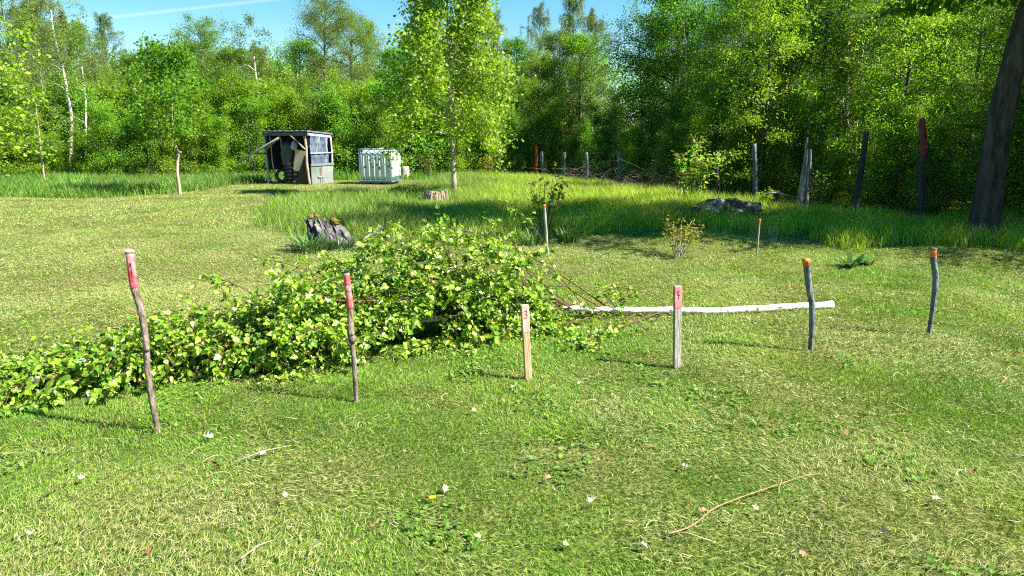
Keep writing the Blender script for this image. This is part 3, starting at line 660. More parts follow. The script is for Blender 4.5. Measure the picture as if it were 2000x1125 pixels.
def strap_clump(name, base, n, L, wd, pal, label, seed, sprd=.15, up=.8):
    r = np.random.default_rng(seed); V = []; Fs = []; cols = []; pal = np.array(pal)
    for i in range(n):
        a = r.random() * 6.28; b0 = np.array([math.cos(a) * sprd * r.random(), math.sin(a) * sprd * r.random(), -.01]); a += r.normal(0, .5)
        l = L * (.6 + .5 * r.random()); el = up + r.random() * .5; s = np.array([-math.sin(a), math.cos(a), 0]); c = pal[r.integers(len(pal))] * (.8 + .4 * r.random()); q = b0; k0 = len(V)
        for j in range(5):
            w_ = wd * [.6, 1, 1, .7, .05][j]; V += [q - s * w_ / 2, q + s * w_ / 2]; cols += [c, c]
            q = q + np.array([math.cos(a) * math.cos(el), math.sin(a) * math.cos(el), math.sin(el)]) * l / 4; el -= .35 * (1.2 if j > 1 else .6)
        for j in range(4): Fs.append((k0 + 2*j, k0 + 2*j + 1, k0 + 2*j + 3, k0 + 2*j + 2))
    o = link(name, np_mesh(name, np.array(V), [np.array(Fs)], np.array(cols)), BLADE, None, base); tag(o, label, 'plant'); return o
BLUEG = [(.10,.22,.07),(.15,.27,.10),(.07,.16,.05)]
strap_clump('leafy_plant', at(610, 492), 170, .36, .018, BLUEG, 'blue-green strap-leaved plants in front of the grey root stump', 11, .26, .9)
strap_clump('leafy_plant', at(665, 488), 110, .30, .017, BLUEG, 'smaller blue-green strap-leaved plants at the right foot of the root stump', 12, .18, .9)
strap_clump('leafy_plant', at(1108, 475), 70, .38, .02, [(.08,.2,.04),(.12,.26,.05),(.06,.14,.03)], 'clump of upright strap leaves right of the orange-topped stick', 13, .15, 1.0)
strap_clump('leafy_plant', at(1040, 480), 50, .34, .02, [(.07,.17,.04),(.10,.2,.05)], 'clump of strap leaves left of the orange-topped stick', 14, .16, .9)
strap_clump('leafy_plant', at(950, 472), 60, .34, .02, [(.06,.14,.03),(.09,.18,.04)], 'dark strap-leaved clump behind the top of the fallen birch', 15, .25, .9)
strap_clump('dock_plant', at(1660, 522), 16, .27, .06, [(.04,.12,.02),(.07,.17,.03),(.05,.13,.02)], 'dark broad-leaved weed on the mown grass left of stake 6', 16, .05, .7)
strap_clump('dock_plant', at(1692, 518), 12, .2, .055, [(.04,.12,.02),(.09,.17,.03)], 'smaller dark weed right beside the broad-leaved weed', 17, .05, .7)

# ------------------------------------------------------------------ numbered stakes
PINK = noise_mat('faded_pink_paint', (.64, .12, .14), (.80, .27, .27), 30, .6, .15)
PINKW = noise_mat('worn_pink_white_paint', (.66, .03, .06), (.86, .34, .36), 16, .55, .2, pos=(.40, .70))
REDP = noise_mat('worn_red_paint', (.62, .035, .045), (.84, .27, .25), 22, .55, .2)
ORANGE = noise_mat('orange_paint', (.55, .11, .02), (.85, .24, .06), 25, .55, .15)
MARKER = plain('dark_marker_ink', (.12, .02, .025), .5)
STICK = noise_mat('stick_bark', (.07, .05, .035), (.28, .225, .17), 22, .85, .9, stretch=(1.5, 1.5, .5))
STICKG = noise_mat('grey_stick_bark', (.04, .05, .05), (.19, .215, .215), 24, .75, .9, stretch=(1.5, 1.5, .5))
PLANK = noise_mat('raw_plank', (.30, .20, .10), (.50, .37, .21), 9, .7, .3, stretch=(9, 9, .8))
PLANKG = noise_mat('grey_plank', (.17, .15, .12), (.42, .39, .33), 10, .75, .4, stretch=(9, 9, .8))
CUTWOOD = plain('cut_wood', (.62, .48, .34), .8)
DIG = {'1': [[(-.35, .55), (.05, .95), (.05, 0)]],
       '2': [[(-.4, .75), (-.2, .97), (.2, .97), (.4, .72), (.15, .4), (-.4, .02), (.45, .05)]],
       '3': [[(-.35, .92), (.05, 1.0), (.38, .80), (.02, .55)], [(.02, .55), (.42, .42), (.38, .1), (.0, -.02), (-.4, .1)]],
       '4': [[(-.42, .98), (-.45, .48), (.5, .42)], [(.12, .98), (.05, 0)]],
       '5': [[(.35, .98), (-.3, .95), (-.33, .55), (.1, .62), (.38, .35), (.15, .03), (-.35, .05)]],
       '6': [[(.25, 1), (-.2, .65), (-.33, .25), (0, 0), (.33, .22), (.1, .48), (-.3, .3)]]}
def digit(dg, fn, w_, h_, rad, parent, mat):
    m = MB()
    for st in DIG[dg]:
        S = spline([Vector((a * w_, b * h_, 0)) for a, b in st], 4) if dg not in '4' else [Vector((a * w_, b * h_, 0)) for a, b in st]
        m.tube([fn(s.x, s.y) for s in S], rad, 5)
    return m.obj('number', mat, parent)
def stick(name, pix, wpx, label, dg, bark, paint, paint_px, knots, dw, dh, dv, cap=None):
    base = at(*pix[0]); pm = F / (base.y * math.cos(PITCH) + 0.001)
    root = None
    P = [pt(a, b, base.y) - base for a, b in pix]; P[0].z -= .06; S = spline(P, 6)
    rad = list(np.interp(np.linspace(0, 1, len(S)), np.linspace(0, 1, len(wpx)), [q / 2 / pm for q in wpx]))
    m = MB(); m.tube(S, rad, 14, wob=.03, rng=random.Random(dg)); rr = random.Random(int(dg))
    for kx, ky, kr in knots:
        q = pt(kx, ky, base.y) - base; i = min(range(len(S)), key=lambda i: abs(S[i].z - q.z)); s = 1 if q.x > S[i].x else -1
        m.tube([S[i] + Vector((0, -rad[i] * .3, -kr)), S[i] + Vector((s * rad[i] * .5, -rad[i] * .5, -kr * .4)), S[i] + Vector((s * rad[i] * .75, -rad[i] * .6, kr * .3)), S[i] + Vector((s * rad[i] * .3, -.0, kr))],
               [kr * .3, kr * .9, kr * .7, kr * .2], 8)
    o = m.obj(name, bark, None, True); o.location = base; tag(o, label, 'stake')
    # painted end: sleeve that follows the stick
    zt = S[-1].z; zb = (pt(pix[-1][0], paint_px, base.y) - base).z
    idx = [i for i in range(len(S)) if S[i].z > zb]; i0 = idx[0] - 1; f = (zb - S[i0].z) / (S[i0+1].z - S[i0].z)
    SP = [S[i0].lerp(S[i0+1], f)] + [S[i] for i in idx]; rp = [rad[i0] + .0012] + [rad[i] + .0015 for i in idx]
    SP[-1] = SP[-1] + (SP[-1] - SP[-2]).normalized() * .002
    m = MB(); m.tube(SP, rp, 16, wob=.012, rng=rr); m.obj('painted_end', paint, o, True)
    if cap:
        m = MB(); t = SP[-1]; m.tube([t + Vector((0, 0, .0)), t + Vector((0, 0, .008)), t + Vector((.001, 0, .014))], [rp[-1] * 1.22, rp[-1] * 1.35, rp[-1] * 1.1], 12, wob=.1, rng=rr)
        m.obj('splayed_top', cap, o)
    def fn(u, v):
        z = zt - dv + v; i = max(0, min(len(S) - 2, sum(1 for s in S if s.z < z) - 1)); ff = (z - S[i].z) / max(1e-6, S[i+1].z - S[i].z); c = S[i].lerp(S[i+1], ff); r_ = rad[i] + .0018
        th = u / r_ + .35; return Vector((c.x + math.sin(th) * r_, c.y - math.cos(th) * r_, z))
    digit(dg, fn, dw, dh, .0022, o, MARKER); return o
stick('stake', [(312, 845), (298, 790), (288, 720), (284, 660), (274, 600), (262, 560), (253, 494)], [11, 12, 13, 13.5, 14, 15, 14.5],
      'tallest crooked stick stake with worn pink-white top, number 1', '1', STICK, PINKW, 562, [(288, 681, .016), (279, 655, .010), (272, 612, .012), (268, 585, .010)], .028, .085, .13, CUTWOOD)
stick('stake', [(696, 785), (693, 735), (689, 680), (685, 650), (684, 600), (679, 560), (677, 535)], [9, 10, 11, 15, 12, 12, 12],
      'knobbly stick stake with red-pink painted top, number 2', '2', STICK, REDP, 602, [(690, 662, .026), (680, 668, .02), (690, 648, .016), (681, 636, .012), (690, 694, .008)], .024, .05, .105)
stick('stake', [(1583, 685), (1585, 650), (1586, 600), (1580, 560), (1574, 506)], [9, 11, 12, 13, 14],
      'slightly bent dark grey stick stake with orange top, number 5', '5', STICKG, ORANGE, 520, [(1590, 640, .008), (1580, 600, .007)], .028, .042, .052)
stick('stake', [(1813, 655), (1820, 615), (1826, 570), (1827, 540), (1823, 505), (1822, 487)], [8, 10, 12, 12, 12, 12],
      'curved dark grey stick stake with orange top and splayed cut end, number 6', '6', STICKG, ORANGE, 501, [(1824, 590, .008), (1828, 553, .007)], .024, .036, .046, WEATHER)
def plank_stake(b, t, w_, th, rz, label, dg, wood, paint, frac, dw, dh, dv):
    base = at(*b); T = pt(t[0], t[1], base.y); H = T.z - base.z; lean = math.atan2(T.x - base.x, H)
    o = bpy.data.objects.new('stake', None); m = MB(); m.box((0, 0, H / 2 - .04), (w_, th, H + .08), bev=.0025)
    me = m.mesh('stake'); me.materials.append(wood); o = link('stake', me); o.location = base; o.rotation_euler = (0, lean, rz); tag(o, label, 'stake')
    ph = H * frac; m = MB(); m.box((0, 0, H - ph / 2 + .0015), (w_ + .003, th + .003, ph), bev=.003); m.obj('painted_end', paint, o)
    digit(dg, lambda u, v: Vector((u, -th / 2 - .0022, H - dv + v)), dw, dh, .0022, o, MARKER); return o
plank_stake((1032, 741), (1024, 595), .047, .030, R(16), 'short raw wooden stake with pale pink top, number 3', '3', PLANK, noise_mat('pale_pink_paint', (.72, .24, .20), (.84, .46, .38), 20, .6, .1), .36, .020, .05, .085)
plank_stake((1322, 719), (1323, 558), .052, .030, R(14), 'grey wooden stake with flat pink top, number 4', '4', PLANKG, PINK, .27, .022, .062, .090)

# ------------------------------------------------------------------ fallen birch
fb_base = at(1625, 604)
fb = empty('fallen_birch', fb_base, label='freshly felled birch lying across the lawn with its leafy crown to the left', cat='fallen tree')
axis = [at(a, b) for a, b in ((1625, 602), (1520, 608), (1400, 614), (1300, 616), (1200, 618), (1100, 624), (1000, 636), (880, 658), (740, 682), (600, 704), (450, 722), (300, 740), (150, 756), (10, 772), (-90, 782))]
zoff = [.036, .034, .034, .05, .06, .10, .14, .17, .17, .16, .14, .13, .11, .09, .07]
axis = [Vector((a.x, a.y, gz(a.x, a.y) + z)) for a, z in zip(axis, zoff)]
AX = spline(axis, 5); arad = np.interp(np.linspace(0, 1, len(AX)), [0, .1, .3, .4, .6, .8, 1], [.036, .033, .028, .02, .012, .007, .003])
rr = random.Random(12)
AXj = [p + Vector((0, rr.uniform(-.008, .008), rr.uniform(-.006, .006))) for p in AX]
m = MB(); m.tube([p - fb_base for p in AXj], list(arad), 12, wob=.06, rng=rr); m.obj('trunk', BIRCH_LYING, fb, True)
LP = []; LD = []
def twig_leaves(a, b, n, rr, jit=.012):
    d = (b - a).normalized(); s = d.cross(Vector((0, 0, 1)))
    for i in range(n):
        t = (i + rr.random() * .7) / n; p = a.lerp(b, t); side = (1 if i % 2 else -1)
        dd = (d * rr.uniform(.1, .9) + s * side * rr.uniform(.4, 1) + Vector((rr.gauss(0, .35), rr.gauss(0, .35), rr.uniform(-.9, .25))))
        LP.append((p.x + rr.gauss(0, jit), p.y + rr.gauss(0, jit), max(p.z + rr.gauss(0, jit), gz(p.x, p.y) + .015))); LD.append(tuple(dd))
def grow(pts, r0, rr, ntw=10, twl=.24, nlf=8, leafy=(.25, 1.), zmax=None):
    """a branch along pts with twigs and leaves"""
    m = MB(); S = spline(pts, 4); m.tube([q - fb_base for q in S], list(np.linspace(r0, .002, len(S))), 6, cap=False, wob=.08, rng=rr)
    for k in range(ntw):
        t = rr.uniform(*leafy); q = t * (len(S) - 1); i = min(int(q), len(S) - 2); a = S[i].lerp(S[i+1], q - i); d = (S[i+1] - S[i]).normalized()
        dd = (d * .9 + Vector((rr.gauss(0, .5), rr.gauss(0, .5), rr.gauss(.12, .4)))).normalized(); L = twl * rr.uniform(.5, 1.3)
        b = a + dd * L * .6; c = b + (dd + Vector((0, 0, -.35))).normalized() * L * .4
        for q_ in (a, b, c):
            g_ = gz(q_.x, q_.y) + .015
            if q_.z < g_: q_.z = g_ + rr.random() * .05
            if zmax and q_.z > zmax: q_.z = zmax - rr.random() * .12
        m.tube([a - fb_base, b - fb_base, c - fb_base], [.0028, .002, .0012], 3, cap=False)
        twig_leaves(a, b, max(1, int(nlf * .55)), rr); twig_leaves(b, c, max(1, int(nlf * .5)), rr)
    return m.obj('branch', TWIG, fb, True)
Hs = lambda s: float(np.interp(s, [0, .33, .42, .46, .50, .57, .64, .71, .79, .86, .93, 1], [.1, .26, .50, .86, 1.06, .92, .66, .48, .30, .17, .09, .07]))
nb = 124
for i in range(nb):
    s = .345 + .62 * ((i + rr.random()) / nb) ** 1.12
    q = s * (len(AX) - 1); j = min(int(q), len(AX) - 2); p0 = AX[j].lerp(AX[j+1], q - j); d = (AX[j+1] - AX[j]).normalized(); side = Vector((-d.y, d.x, 0))
    phi = rr.uniform(-.15, math.pi + .15); rad_ = side * math.cos(phi) * (.8 if math.cos(phi) * side.y < 0 else 1.15) + Vector((0, 0, 1)) * max(.0, math.sin(phi))
    opening = rr.uniform(.45, 1.35); dd = (d * (1.25 - opening * .5) + rad_ * opening).normalized(); L = rr.uniform(.5, 1.05) * float(np.interp(s, [.35, .5, .64, .8, 1], [.85, 1.1, .85, .6, .32]))
    hmax = Hs(s + .03) * rr.uniform(.75, 1.05); P = [p0]
    for k in range(4):
        dd = (dd + Vector((rr.gauss(0, .1), rr.gauss(0, .1), -.14 + rr.gauss(0, .08))) + d * .12).normalized(); nq = P[-1] + dd * L / 4
        g_ = gz(nq.x, nq.y); nq.z = min(max(nq.z, g_ + .03), g_ + hmax); P.append(nq)
    grow(P, rr.uniform(.004, .008), rr, 17, .24, 10, (.1, 1), zmax=Hs(s) + .05)
for i in range(22):
    s = rr.uniform(.40, .62); q = s * (len(AX) - 1); j = min(int(q), len(AX) - 2); p0 = AX[j]; d = (AX[j+1] - AX[j]).normalized(); side = Vector((-d.y, d.x, 0))
    if side.y < 0: side = -side
    dd = (d + side * rr.uniform(-.1, .9) + Vector((0, 0, rr.uniform(.6, 1.25)))).normalized(); L = rr.uniform(.9, 1.45); P = [p0]
    for k in range(5):
        dd = (dd + Vector((rr.gauss(0, .08), rr.gauss(0, .08), -.17)) + d * .08).normalized(); nq = P[-1] + dd * L / 5; nq.z = max(nq.z, .05); P.append(nq)
    grow(P, .007, rr, 15, .22, 9, (.25, 1))
for i in range(34):                 # low sprays along the near side
    s = rr.uniform(.44, .80); q = s * (len(AX) - 1); j = min(int(q), len(AX) - 2); p0 = AX[j].copy(); d = (AX[j+1] - AX[j]).normalized(); side = Vector((-d.y, d.x, 0))
    if side.y > 0: side = -side
    E = p0 + d * rr.uniform(.15, .5) + side * rr.uniform(.12, .42); E.z = gz(E.x, E.y) + rr.uniform(.06, .30) * (1.3 if s < .65 else .8); mid = (p0 + E) / 2 + Vector((0, 0, rr.uniform(.05, .2)))
    grow([p0, mid, E], .005, rr, 12, .2, 9, (.2, 1))
for i in range(36):                 # limbs that stand up and back out of the crown
    ex = rr.uniform(560, 1010); lo = float(np.interp(ex, [560, 660, 760, 850, 940, 1010], [535, 508, 468, 448, 452, 520])); ey = lo + 95 * rr.random() ** 1.2; dp = rr.uniform(5.7, 6.9)
    E = pt(ex, ey, dp); E.z = min(max(E.z, .1), 1.0); sx = min(ex + rr.uniform(60, 230), rr.uniform(1000, 1150))
    p0 = min(AX, key=lambda a: abs((a.x / a.y * F + 1000) - sx)); mid = (p0 + E) / 2 + Vector((rr.uniform(-.08, .08), rr.uniform(-.08, .08), .10)); mid.z = max(mid.z, .1)
    grow([p0, mid, E, E + (E - mid).normalized() * .12 + Vector((0, 0, -.04))], .0055, rr, 13, .20, 8, (.35, 1))
# the long sparse limbs the picture shows, each drawn where it stands
for pix, dep, r0, ntw, lf in [
    (((1190, 603), (1130, 560), (1060, 515), (990, 478), (930, 455), (850, 447)), (6.55, 6.7, 6.9, 7.1, 7.2, 7.3), .008, 15, (.3, 1)),
    (((1180, 604), (1130, 575), (1060, 530), (1020, 505), (1000, 470), (960, 440)), (6.5, 6.5, 6.55, 6.6, 6.6, 6.6), .008, 13, (.45, 1)),
    (((1130, 612), (1060, 570), (980, 548), (900, 535), (820, 520), (740, 500)), (6.4, 6.3, 6.2, 6.1, 6.0, 6.0), .008, 16, (.3, 1)),
    (((1080, 622), (1010, 585), (930, 560), (850, 545)), (6.3, 6.2, 6.1, 6.0), .007, 11, (.3, 1)),
    (((1306, 608), (1290, 588), (1250, 568), (1200, 560), (1160, 562)), (6.65, 6.6, 6.6, 6.6, 6.6), .006, 4, (.3, .75)),
    (((1300, 612), (1250, 632), (1205, 652), (1150, 668), (1110, 682)), (6.6, 6.3, 6.0, 5.75, 5.55), .009, 17, (.35, 1)),
    (((1240, 616), (1215, 640), (1180, 662), (1140, 690)), (6.5, 6.2, 5.9, 5.55), .007, 18, (.25, 1)),
    (((1290, 614), (1285, 640), (1260, 660), (1240, 676)), (6.6, 6.3, 6.0, 5.85), .004, 4, (.4, 1)),
    (((1210, 612), (1195, 590), (1180, 570), (1220, 560)), (6.6, 6.55, 6.5, 6.5), .005, 4, (.3, 1)),
    (((1150, 610), (1110, 560), (1090, 540), (1080, 520)), (6.5, 6.4, 6.4, 6.4), .006, 8, (.2, 1)),
    (((900, 560), (840, 500), (800, 470), (770, 440)), (6.2, 6.4, 6.5, 6.6), .006, 10, (.2, 1)),
    (((960, 580), (930, 520), (900, 480), (890, 450)), (6.2, 6.4, 6.5, 6.6), .006, 11, (.2, 1)),
    (((760, 600), (700, 560), (600, 545), (540, 560)), (5.8, 5.7, 5.7, 5.7), .006, 8, (.3, 1)),
    (((700, 600), (620, 540), (560, 515), (520, 508)), (5.9, 6.1, 6.2, 6.3), .005, 8, (.3, 1)),
    (((560, 640), (500, 580), (450, 552), (415, 545)), (5.4, 5.5, 5.6, 5.7), .005, 8, (.3, 1)),
    (((1000, 610), (1010, 560), (1020, 520), (1050, 500)), (6.4, 6.5, 6.5, 6.6), .005, 8, (.2, 1)),
    (((1200, 614), (1150, 600), (1090, 590), (1040, 588)), (6.5, 6.4, 6.3, 6.2), .005, 12, (.1, 1)),
    (((1170, 618), (1120, 628), (1070, 640), (1020, 650)), (6.4, 6.1, 5.9, 5.8), .006, 18, (.1, 1)),
    (((1120, 626), (1110, 650), (1120, 670), (1150, 690)), (6.3, 5.9, 5.7, 5.5), .005, 16, (.2, 1)),
    (((1150, 560), (1090, 560), (1060, 580), (1050, 600)), (6.5, 6.4, 6.3, 6.2), .004, 9, (.1, 1)),
    (((1215, 610), (1210, 590), (1225, 575)), (6.6, 6.5, 6.5), .004, 5, (.3, 1)),
    (((1060, 470), (1040, 440), (1020, 420), (1000, 412)), (7.2, 7.2, 7.2, 7.2), .003, 6, (.2, 1)),
]:
    P = [pt(a, b, d) for (a, b), d in zip(pix, dep)]
    for q in P: q.z = max(q.z, gz(q.x, q.y) + .03)
    grow(P, r0, rr, ntw, .2, 7, lf)
r = np.random.default_rng(8); n = len(LP); nm = r.normal(0, .55, (n, 3)); nm[:, 2] += .75; nm[:, 0] += .15; nm[:, 1] -= .2
FBP = [(.19,.35,.02),(.27,.43,.03),(.14,.28,.015),(.36,.50,.06),(.09,.21,.012),(.46,.55,.16)]
V, Fs, cc = leaf_arrays(np.array(LP), np.array(LD), nm, .044 * (.5 + .8 * r.random(n)), T_BIRCH, r, FBP, [.25, .2, .2, .12, .15, .08], jitter=.22)
link('foliage', np_mesh('foliage', V - np.array(fb_base)[None, :], Fs, cc), LEAF_NEAR, fb)
print('birch leaves', n)

# ------------------------------------------------------------------ shed
cz = at(605, 361); TH = R(20)
sh = empty('garden_shed', (cz.x, cz.y, cz.z), -TH, label='ramshackle open garden shed with a grey roof and plastic-sheet side', cat='shed')
# local: x negative = along the open front to the left, y positive = back along the side; corner post at origin
LX, SY, HH = 1.66, 1.3, 1.66
ROOFM = noise_mat('roofing_felt', (.06, .075, .085), (.20, .23, .25), 6, .7, .3); TIMB = noise_mat('old_timber', (.18, .14, .10), (.46, .38, .29), 9, .85, .4, stretch=(4, 4, .6))
TIMBG = noise_mat('bluish_grey_timber', (.16, .19, .21), (.45, .50, .53), 8, .8, .4, stretch=(4, 4, .6)); GREYP = noise_mat('grey_green_panel', (.11, .135, .12), (.18, .21, .19), 3, .7, .1)
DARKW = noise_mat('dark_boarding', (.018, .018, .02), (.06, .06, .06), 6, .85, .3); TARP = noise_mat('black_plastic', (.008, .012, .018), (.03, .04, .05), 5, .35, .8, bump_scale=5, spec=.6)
TAN = noise_mat('bare_chipboard', (.48, .38, .24), (.68, .56, .38), 12, .8, .1); BROWN = noise_mat('brown_lattice', (.05, .032, .025), (.13, .085, .065), 30, .85, .6, stretch=(1, 1, 6)); RUB = plain('rubber', (.02, .022, .025), .6)
def foil():
    m, n, l = new_mat('clouded_plastic_sheet'); out = n.new('ShaderNodeOutputMaterial'); p = n.new('ShaderNodeBsdfPrincipled')
    tr = n.new('ShaderNodeBsdfTransparent'); mx = n.new('ShaderNodeMixShader'); tc = n.new('ShaderNodeTexCoord'); no = n.new('ShaderNodeTexNoise')
    no.inputs['Scale'].default_value = 3; no.inputs['Detail'].default_value = 3; no.inputs['Distortion'].default_value = 1; l.new(tc.outputs['Object'], no.inputs[0])
    mr = n.new('ShaderNodeMapRange'); mr.inputs['From Min'].default_value = .35; mr.inputs['From Max'].default_value = .65; mr.inputs['To Min'].default_value = .35; mr.inputs['To Max'].default_value = .85
    l.new(no.outputs[0], mr.inputs['Value']); l.new(mr.outputs[0], mx.inputs[0])
    p.inputs['Base Color'].default_value = (.15, .20, .30, 1); p.inputs['Roughness'].default_value = .22
    b = n.new('ShaderNodeBump'); b.inputs['Strength'].default_value = .8; b.inputs['Distance'].default_value = .05; l.new(no.outputs[0], b.inputs['Height']); l.new(b.outputs[0], p.inputs['Normal'])
    l.new(tr.outputs[0], mx.inputs[1]); l.new(p.outputs[0], mx.inputs[2]); l.new(mx.outputs[0], out.inputs[0]); return m
FOIL = foil()
rr = random.Random(4)
def post(x0, y0, z0, x1, y1, z1, r_, mat, name='post', wob=.12, bend=.02):
    a = Vector((x0, y0, z0)); b = Vector((x1, y1, z1)); P = [a.lerp(b, t) + Vector((rr.uniform(-bend, bend), rr.uniform(-bend, bend), 0)) * (0 < t < 1) for t in (0, .25, .5, .75, 1)]
    m = MB(); m.tube(spline(P, 2), r_, 8, wob=wob, rng=rr); return m.obj(name, mat, sh, True)
m = MB(); m.box((-LX / 2, SY / 2, HH + .02), (LX + .14, SY + .16, .035), rot=(R(-3.5), 0, 0))
for k in range(9): m.box((-LX - .03 + k * (LX + .06) / 8, SY / 2, HH + .045), (.05, SY + .14, .018), rot=(R(-3.5), 0, 0))
m.obj('roof', ROOFM, sh)
m = MB(); m.box((-LX / 2, -.04, HH - .03), (LX + .1, .05, .09)); m.obj('front_beam', noise_mat('dark_blue_grey_beam', (.04, .055, .065), (.14, .17, .19), 7), sh)
m = MB(); m.box((.03, SY / 2, HH - .07), (.045, SY, .07), rot=(R(-3.5), 0, 0)); m.obj('side_beam', TIMBG, sh)
post(.02, -.02, -.05, -.10, -.02, HH - .03, .042, TIMB)                       # leaning corner post
post(-LX + .04, 0, -.05, -LX - .02, 0, HH - .05, .04, TIMBG)
post(-LX + .02, SY, -.05, -LX, SY, HH - .1, .035, TIMBG)
post(.02, SY, -.05, .02, SY, HH - .12, .035, plain('white_post', (.55, .56, .56)))
post(.03, SY * .72, .62, .03, SY * .78, HH - .12, .028, TIMBG)
post(.03, SY * .25, .9, .04, SY * .48, HH - .12, .02, TIMB)
post(-LX + .22, .15, -.05, -LX + .1, .12, HH - .1, .02, TIMBG)
post(-LX + .05, -.05, HH - .55, -LX * .62, -.06, HH - .12, .025, TIMB, 'brace')
post(-.62, -.06, HH - .06, -.06, -.06, HH - .52, .028, TIMB, 'brace')
post(-1.05, .1, HH - .75, -1.12, .1, HH - .12, .018, TIMB, 'hanging_stick')
# back and left walls (dark inside)
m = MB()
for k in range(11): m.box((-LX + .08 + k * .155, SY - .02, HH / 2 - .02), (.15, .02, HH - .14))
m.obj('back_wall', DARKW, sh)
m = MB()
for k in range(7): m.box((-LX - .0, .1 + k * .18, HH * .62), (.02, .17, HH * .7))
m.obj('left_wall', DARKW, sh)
m = MB(); m.box((-.35, SY * .6, 1.35), (.6, .03, .32)); m.obj('inner_board', plain('grey_board', (.25, .24, .22)), sh)
# right side: plastic sheet over a timber frame, two grey panels below
n_ = 14; V = []; Fs = []
for i in range(n_ + 1):
    for j in range(n_ + 1):
        V.append((.055 + .018 * math.sin(i * 1.3 + j * .6) + .01 * math.sin(j * 1.9), .06 + (SY - .3) * i / n_, .64 + (HH - .72 - .03 * i / n_) * j / n_))
for i in range(n_):
    for j in range(n_): a = i * (n_ + 1) + j; Fs.append((a, a + n_ + 1, a + n_ + 2, a + 1))
m = MB(); m.add(V, Fs); m.obj('plastic_sheet', FOIL, sh, True)
m = MB(); m.box((.085, SY / 2, 1.02), (.03, SY, .035)); m.obj('rail', TIMBG, sh)
m = MB(); m.box((.085, SY / 2, .64), (.035, SY + .02, .075)); m.obj('rail', GREYP, sh)
m = MB(); m.box((.06, SY * .24, .3), (.025, SY * .44, .6)); m.obj('side_panel', GREYP, sh)
m = MB(); m.box((.06, SY * .73, .3), (.025, SY * .50, .6)); m.obj('side_panel', noise_mat('pale_grey_panel', (.15, .17, .155), (.23, .25, .23), 3, .7, .1), sh)
m = MB(); m.box((.09, SY * .40, .27), (.025, .035, .56)); m.box((.105, SY * .40, .24), (.025, .34, .035)); m.obj('wooden_latch', TIMB, sh)
# gutter plank sticking out on the left, with its brown bearer
m = MB(); a = Vector((-LX * .62, -.1, HH - .13)); b = Vector((-LX - 1.05, -.1, .72))
d = (b - a).normalized()
V = []; n_ = 8
for k in range(n_ + 1):
    th = math.pi * k / n_; V.append((0, -math.cos(th) * .06, -math.sin(th) * .06))
for k in range(n_, -1, -1):
    th = math.pi * k / n_; V.append((0, -math.cos(th) * .052, -math.sin(th) * .052))
ringA = [a + Vector((0, q[1], q[2])) for q in V]; ringB = [b + Vector((0, q[1], q[2])) for q in V]; nv = len(V)
m.add(ringA + ringB, [(i, (i + 1) % nv, nv + (i + 1) % nv, nv + i) for i in range(nv)] + [tuple(range(nv - 1, -1, -1)), tuple(range(nv, 2 * nv))])
m.obj('gutter', noise_mat('grey_gutter', (.18, .25, .28), (.32, .40, .43), 4, .5, .1), sh, True)
m = MB(); m.box((-LX - .3, -.06, 1.0), (.75, .04, .06), bev=.006); m.obj('gutter_bearer', noise_mat('red_brown_timber', (.12, .05, .035), (.22, .10, .07), 8), sh)
# contents: separate things standing in the shed
def in_shed(x, y, z=0.): return sh.matrix_basis @ Vector((x, y, z))
Mx = Matrix.Translation(Vector((cz.x, cz.y, cz.z))) @ Matrix.Rotation(-TH, 4, 'Z')
def W(x, y, z): return Mx @ Vector((x, y, z))
def tyre(R0, r_, n=18, k=8):
    m = MB(); V = []; Fs = []
    for i in range(n):
        a = 2 * math.pi * i / n
        for j in range(k):
            b = 2 * math.pi * j / k; rr_ = R0 + math.cos(b) * r_ * .9; V.append((math.cos(a) * rr_, math.sin(a) * rr_, r_ + math.sin(b) * r_))
    for i in range(n):
        for j in range(k): Fs.append((i*k+j, ((i+1)%n)*k+j, ((i+1)%n)*k+(j+1)%k, i*k+(j+1)%k))
    m.add(V, Fs); return m.mesh('tyre', True)
tm = tyre(.2, .062); tm.materials.append(RUB)
nm_ = ['bottom', 'second', 'third', 'fourth', 'topmost']
for k in range(5):
    o = link('tyre', tm, None, None, W(-.93 + rr.uniform(-.01, .01), .3, k * .118)); tag(o, 'black tyre, %s of the stack in the shed' % (nm_[k] if k in (0, 4) else nm_[k] + ' from the bottom'), 'tyre', 'tyres stacked in the shed')
n_ = 20; V = []; Fs = []
for j in range(13):
    z = .62 + j * .07; rad_ = .25 * (1 if j < 9 else (1, .93, .8, .5)[j - 9])
    for i in range(n_):
        a = 2 * math.pi * i / n_; q = rad_ * (1 + .08 * math.sin(3 * a + j * .5) + .04 * math.sin(7 * a - j)); V.append((math.cos(a) * q, math.sin(a) * q, z))
for j in range(12):
    for i in range(n_): Fs.append((j*n_+i, j*n_+(i+1)%n_, (j+1)*n_+(i+1)%n_, (j+1)*n_+i))
Fs.append(tuple(range(n_ - 1, -1, -1))); Fs.append(tuple(range(12*n_, 13*n_)))
m = MB(); m.add(V, Fs); o = m.obj('black_sack', TARP, None, True); o.location = W(-.97, .3, -.02); tag(o, 'bulky black plastic sack on top of the stacked tyres in the shed', 'sack')
o = link('tyre', tm.copy(), None, None, W(-1.28, .32, .26)); o.rotation_euler = (R(84), 0, -TH + .5); o.scale = (.95, .95, .9); tag(o, 'smaller black tyre standing upright left of the tyre stack', 'tyre')
m = MB(); m.box((0, 0, .28), (.42, .03, .56), rot=(R(-8), R(9), 0), bev=.004); o = m.obj('chipboard_sheet', TAN, None); o.location = W(-.47, .16, .42); o.rotation_euler.z = -TH; o.scale = (.9, 1, 1.25); tag(o, 'pale chipboard sheet leaning inside the shed', 'board')
